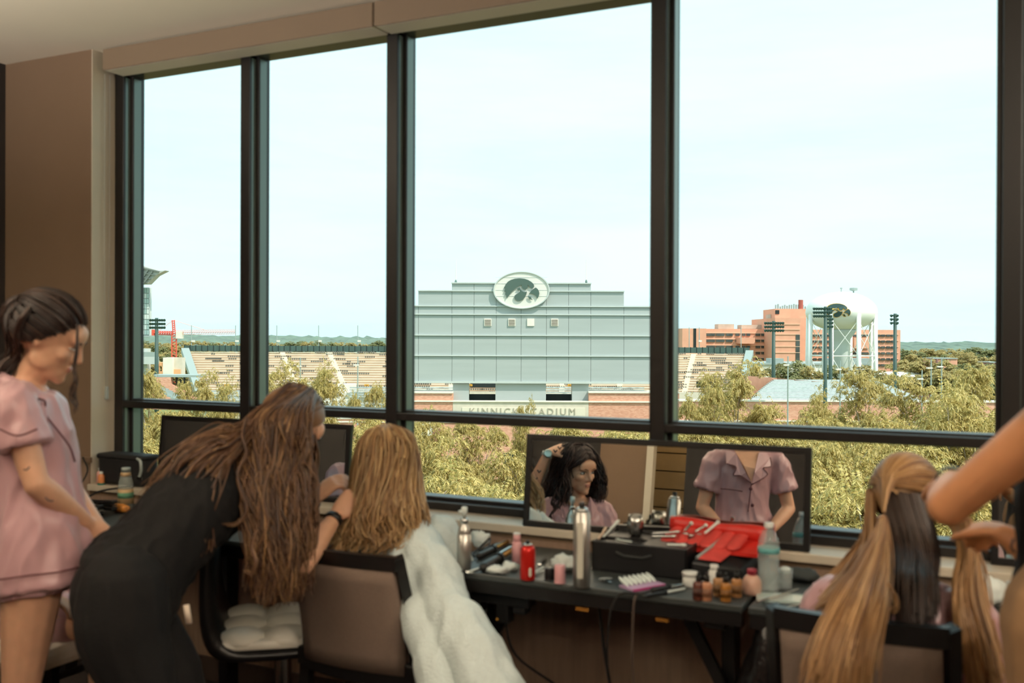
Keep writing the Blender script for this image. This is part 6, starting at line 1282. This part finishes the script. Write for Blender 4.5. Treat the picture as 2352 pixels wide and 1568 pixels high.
body('pyjama_shorts', mb, m_satin, oI, .008, 3)
mb = MB(); cap_(mb, J['head'], J['hf'], J['hu'], .95, 1.1); locks(mb, [[scalp(J['head'], J['hf'], J['hu'], .95, az, 60), scalp(J['head'], J['hf'], J['hu'], .95, az, 0, 1.12), scalp(J['head'], J['hf'], J['hu'], .95, az, -40, 1.1) - V(0, 0, .1)] for az in (80, 120, 160, 200, 240, 280)], 140, .008, .004, (.006, 8), 12, rs=21); piece('hair', mb, m_hA, oI)

# ---- people who stand behind the camera's left and appear only in the mirror: laid out as seen there, then reflected into the room
mc = bpy.data.objects['leaning_mirror']; tl_m = math.atan2(.036, .338)
bk = V(-math.sin(MIR_YAW), math.cos(MIR_YAW), 0); mn = (-bk * math.cos(tl_m) + V(0, 0, math.sin(tl_m))).normalized(); mq = mc.location + V(0, 0, .01) + mn * .003
def refl(p): p = Vector(p); return p - mn * (2 * (p - mq).dot(mn))
XF[0] = refl; ZK[0] = 1.
Zf = 6.0; s_ = 1.17
J = dict(head=P(1326, 1079, Zf), hf=(-F0 * .72 + R0 * .58 - V(0, 0, .10)), hu=V(0, 0, 1) + R0 * .04, neck=P(1322, 1152, Zf + .03), chest=P(1318, 1225, Zf + .02), pelvis=P(1310, 1360, Zf + .05), shL=P(1385, 1178, Zf + .06), shR=P(1252, 1172, Zf - .02))
J.update(elR=P(1232, 1285, Zf - .1), wrR=P(1280, 1345, Zf - .25), elL=P(1405, 1290, Zf), wrL=P(1350, 1345, Zf - .2), hipR=P(1280, 1365, Zf), hipL=P(1340, 1365, Zf), knR=P(1270, 1375, Zf - .45), knL=P(1345, 1375, Zf - .45), ff=-F0)
for q in 'RL': k_ = J['kn' + q]; J['an' + q] = V(k_.x, k_.y, k_.z - .42)
rl = refl(J['pelvis']); rl.z = 0
oF, bF = person('curly dark haired woman in pink satin seen in the mirror', J, s_, feet=False, hands=[(J['wrR'], R0 * .5 - F0 * .3, V(0, 0, 1), dict(curl=.4, thumb=1)), (J['wrL'], -R0 * .5 - F0 * .3, V(0, 0, 1), dict(curl=.4, thumb=-1))], vox=.0058, root=rl)
face_parts(J['head'], J['hf'], J['hu'], oF, s_)
shirt(oF, J, s_, 1.05, hem=.02, sleeve=.6, sl_r=.066)
nk = J['neck']; col = MB()
for sg in (-1, 1):
    a0 = nk + R0 * sg * .075 + F0 * .01 + V(0, 0, .02); col.poly([a0, nk + R0 * sg * .085 - F0 * .03 + V(0, 0, .03), nk + R0 * sg * .03 - F0 * .135 - V(0, 0, .12), nk + R0 * sg * .09 - F0 * .13 - V(0, 0, .075), nk + R0 * sg * .125 - F0 * .05 - V(0, 0, .03)], V(0, 0, .006) - F0 * .006)
piece('collar', col, m_satin, oF, smooth=False)
# open neck: a skin-coloured chest wedge shows between the lapels
piece('bare_neckline', MB().poly([nk + R0 * .05 - F0 * .062 + V(0, 0, .03), nk - R0 * .05 - F0 * .062 + V(0, 0, .03), nk - F0 * .160 - V(0, 0, .15)], -F0 * .006), m_skin, oF, smooth=False)
m_hF = hairmat('curly_dark_hair', [(38, 28, 27), (60, 45, 42), (48, 36, 34), (80, 60, 54), (30, 22, 22)])
hc, hf, hu = J['head'], J['hf'], J['hu']; mb = MB(); cap_(mb, hc, hf, hu, s_, 1.1); S_ = lambda az, el, k=1.13: scalp(hc, hf, hu, s_, az, el, k)
part = S_(8, 74); gs_ = []
for (az, pts) in ((303, [(1374, 1085), (1378, 1112), (1374, 1138), (1372, 1160)]), (280, [(1380, 1090), (1384, 1120), (1378, 1150)]), (235, [(1360, 1110), (1364, 1140), (1354, 1160)]), (180, [(1310, 1110), (1300, 1150), (1290, 1170)]), (135, [(1270, 1100), (1255, 1130), (1250, 1150)]), (105, [(1272, 1085), (1262, 1115), (1258, 1138)]), (88, [(1285, 1085), (1278, 1115), (1280, 1135)]), (72, [(1296, 1080), (1292, 1105), (1288, 1125), (1284, 1150), (1276, 1175)]), (60, [(1302, 1078), (1304, 1102), (1302, 1128), (1296, 1155)])):
    zz = Zf + (.10 if 110 < az < 250 else -.06 if az in (72, 60) else .03); gs_.append([part, S_(az, 62), S_(az, 25, 1.2)] + [P(x, y, zz) for x, y in pts])
locks(mb, gs_, 620, .016, .0040, (.013, 13), 22, rs=30, curl=.5)
over(mb, hc, hf, hu, s_, [(8, 50), (8, 60), (8, 72), (10, 84), (180, 80)], (272, 2), 130, 1.12, .0034, .08, 12, 48, lift=.05); over(mb, hc, hf, hu, s_, [(8, 50), (8, 60), (8, 72), (10, 84), (180, 80)], (88, 2), 130, 1.12, .0034, .08, 12, 49, lift=.05); [over(mb, hc, hf, hu, s_, [(8, 48), (8, 58), (8, 70), (8, 80)], (az, el), 60, 1.11, .0040, .06, 12, 60 + az, lift=.06) for az, el in ((300, 12), (60, 12), (285, -8), (75, -8), (240, 5), (120, 5))]
[over(mb, hc, hf, hu, s_, [(sg * 4, 33), (sg * 6, 38), (sg * 8, 44)], (sg * az, el), 70, 1.11, .0040, .05, 12, 90 + az, lift=.05) for sg in (-1, 1) for az, el in ((52, 4), (66, -6), (80, -20))]
over(mb, hc, hf, hu, s_, [(10, 84), (180, 80)], (180, 0), 80, 1.12, .0044, .2, 12, 50)
locks(mb, [[S_(20, 78), S_(az, 66), S_(az, 30, 1.16)] for az in (60, 80, 110, 150, 180, 210, 240, 270, 290)], 120, .005, .0034, (.004, 6), 12, rs=31)
for pts, n_ in (([(1300, 1075), (1304, 1100), (1309, 1122), (1304, 1140), (1297, 1158)], 12), ([(1280, 1120), (1268, 1150), (1276, 1165), (1266, 1180), (1270, 1195)], 14), ([(1276, 1125), (1285, 1145), (1280, 1160), (1288, 1168)], 8)): locks(mb, [[P(x, y, Zf - .14) for x, y in pts]], n_, .005, .0036, (.007, 12), 20, rs=n_, curl=.5)
piece('hair', mb, m_hF, oF)
# standing woman, head above the mirror
Zg = 6.15; s_ = 1.13
J = dict(head=P(1716, 978, Zg), hf=-F0, hu=V(0, 0, 1), neck=P(1714, 1040, Zg + .02), chest=P(1706, 1100, Zg + .02), pelvis=P(1706, 1222, Zg), shR=P(1642, 1060, Zg), shL=P(1784, 1062, Zg), elR=P(1612, 1165, Zg - .02), wrR=P(1668, 1225, Zg - .18), elL=P(1812, 1168, Zg - .02), wrL=P(1760, 1228, Zg - .18), hipR=P(1680, 1245, Zg), hipL=P(1735, 1245, Zg), ff=-F0)
for q in 'RL': h_ = J['hip' + q]; J['kn' + q] = h_ - V(0, 0, .42); J['an' + q] = h_ - V(0, 0, .80)
rl = refl(J['pelvis']); rl.z = 0
oG, bG = person('woman in pink satin with hands folded, her torso seen in the mirror', J, s_, feet=False, hands=[(J['wrR'], R0 * .8 - V(0, 0, .3), -F0, dict(curl=.4, thumb=1)), (J['wrL'], -R0 * .8 - V(0, 0, .3), -F0, dict(curl=.4, thumb=-1))], vox=.0075, root=rl)
face_parts(J['head'], J['hf'], J['hu'], oG, s_)
shirt(oG, J, s_, .98, hem=.08, sleeve=.60, sl_r=.066)
mb = MB()
for q in 'RL': limb(mb, [J['hip' + q] + V(0, 0, .05), J['hip' + q].lerp(J['kn' + q], .4)], [.12, .125])
body('pyjama_shorts', mb, m_satin, oG, .009, 3)
nk = J['neck']; ck = J['chest']; col = MB(); fr = -F0
def gp(x, y, z): return P(x, y, Zg - z)
lap = [[gp(1666, 1034, .04), gp(1690, 1040, .10), gp(1712, 1085, .17), gp(1724, 1108, .175), gp(1700, 1092, .16), gp(1684, 1090, .15), gp(1690, 1072, .14), gp(1668, 1064, .115)], [gp(1756, 1034, .04), gp(1742, 1040, .10), gp(1732, 1085, .17), gp(1726, 1112, .175), gp(1748, 1100, .16), gp(1762, 1088, .145), gp(1752, 1074, .14), gp(1770, 1070, .11), gp(1768, 1050, .08)]]
for i, l_ in enumerate(lap):
    piece('lapel', MB().poly(l_, fr * .008), m_satin, oG, smooth=False); piping(oG, [p + fr * .009 for p in l_[3:]], .0032, 'lapel_piping')
piece('bare_neckline', MB().poly([gp(1688, 1036, .075), gp(1745, 1036, .075), gp(1734, 1075, .155), gp(1725, 1106, .165), gp(1708, 1070, .15)], fr * .003), m_skin, oG, smooth=False)
piping(oG, [gp(1726, 1110, .18), gp(1722, 1140, .175), gp(1718, 1175, .165)], .003, 'placket_piping'); piping(oG, [gp(1655, 1122, .155), gp(1680, 1124, .165), gp(1705, 1128, .172)], .003, 'pocket_piping')
for (x, y) in ((1724, 1122), (1728, 1160)): piece('button', MB().lathe(gp(x, y, .18), [(.010, 0), (.011, .002), (.009, .005)], 12, ax=fr), m_pipe, oG)
piping(oG, [gp(1592, 1112, .0), gp(1615, 1124, .09), gp(1648, 1122, .02)], .003, 'cuff_piping'); piping(oG, [gp(1822, 1112, .0), gp(1808, 1124, .09), gp(1775, 1122, .02)], .003, 'cuff_piping')
mb = MB(); cap_(mb, J['head'], J['hf'], J['hu'], s_, 1.1); locks(mb, [[scalp(J['head'], J['hf'], J['hu'], s_, az, 60), scalp(J['head'], J['hf'], J['hu'], s_, az, 0, 1.12), scalp(J['head'], J['hf'], J['hu'], s_, az, -40, 1.1) - V(0, 0, .06)] for az in (70, 110, 160, 200, 250, 290)], 140, .006, .004, (.006, 8), 12, rs=22); piece('hair', mb, m_hA, oG)
# stylist whose tattooed hand rests on the curly hair
Zh = 6.14
J = dict(head=P(1150, 960, Zh + .15), hf=R0 * .8 - F0 * .5, hu=V(0, 0, 1), neck=P(1155, 1035, Zh + .15), chest=P(1158, 1130, Zh + .15), pelvis=P(1160, 1235, Zh + .15), shR=P(1205, 1070, Zh + .0), elR=P(1212, 1140, Zh - .16), wrR=P(1258, 1040, Zh - .16), shL=P(1110, 1070, Zh + .3), elL=P(1100, 1160, Zh + .35), wrL=P(1130, 1230, Zh + .2), hipR=P(1180, 1255, Zh + .1), hipL=P(1140, 1255, Zh + .2), ff=-F0)
for q in 'RL': h_ = J['hip' + q]; J['kn' + q] = h_ - V(0, 0, .40); J['an' + q] = h_ - V(0, 0, .76)
rl = refl(J['pelvis']); rl.z = 0
oH, bH = person('stylist in black whose tattooed hand and watch show in the mirror', J, 1.1, skin=m_skin, feet=False, hands=[(J['wrR'], P(1325, 1016, Zh - .14) - J['wrR'], V(0, 0, 1) - F0 * .5, dict(curl=[.08, .12, .18, .25], thumb=1)), (J['wrL'], V(0, 0, -1), -F0, dict(curl=.4, thumb=1))], vox=.0068, root=rl)
shirt(oH, J, 1.1, 1.08, hem=.05, sleeve=.5, m=m_bkt, name='black_tee')
mb = MB()
for q in 'RL': limb(mb, [J['hip' + q] + V(0, 0, .05), J['kn' + q], J['an' + q]], [.13, .09, .07])
body('black_trousers', mb, m_bkt, oH, .009, 3)
w_ = J['wrR']; d_ = (w_ - J['elR']).normalized(); a_ = d_.orthogonal().normalized(); b2 = d_.cross(a_); c2 = w_ - d_ * .01
piece('watch_strap', MB().rings([[c2 + d_ * h + (a_ * math.cos(t2) + b2 * math.sin(t2)) * r for (h, r) in ((-.012, .029), (.012, .0285), (.012, .033), (-.012, .033))] for t2 in [2 * math.pi * k / 20 for k in range(20)]], closed=True), m_tape, oH)
wd = (-F0 * .9 + V(0, 0, .3) + R0 * .1).normalized(); piece('watch_case', MB().lathe(c2 + wd * .028, [(.024, 0), (.026, .004), (.024, .010), (.020, .011)], 20, ax=wd), mat('teal_steel', (176, 196, 192), .3, .7), oH)
for (x, y) in ((1238, 1082), (1230, 1098), (1275, 1035), (1285, 1028)): piece('tattoo', MB().tube([P(x - 4, y - 3, Zh - .205), P(x, y + 3, Zh - .206), P(x + 4, y - 2, Zh - .205)], .005, 5), mat('tattoo_ink', (0, 0, 0)), oH)
mb = MB(); cap_(mb, J['head'], J['hf'], J['hu'], 1.1, 1.1); piece('hair', mb, m_hA, oH)
XF[0] = None
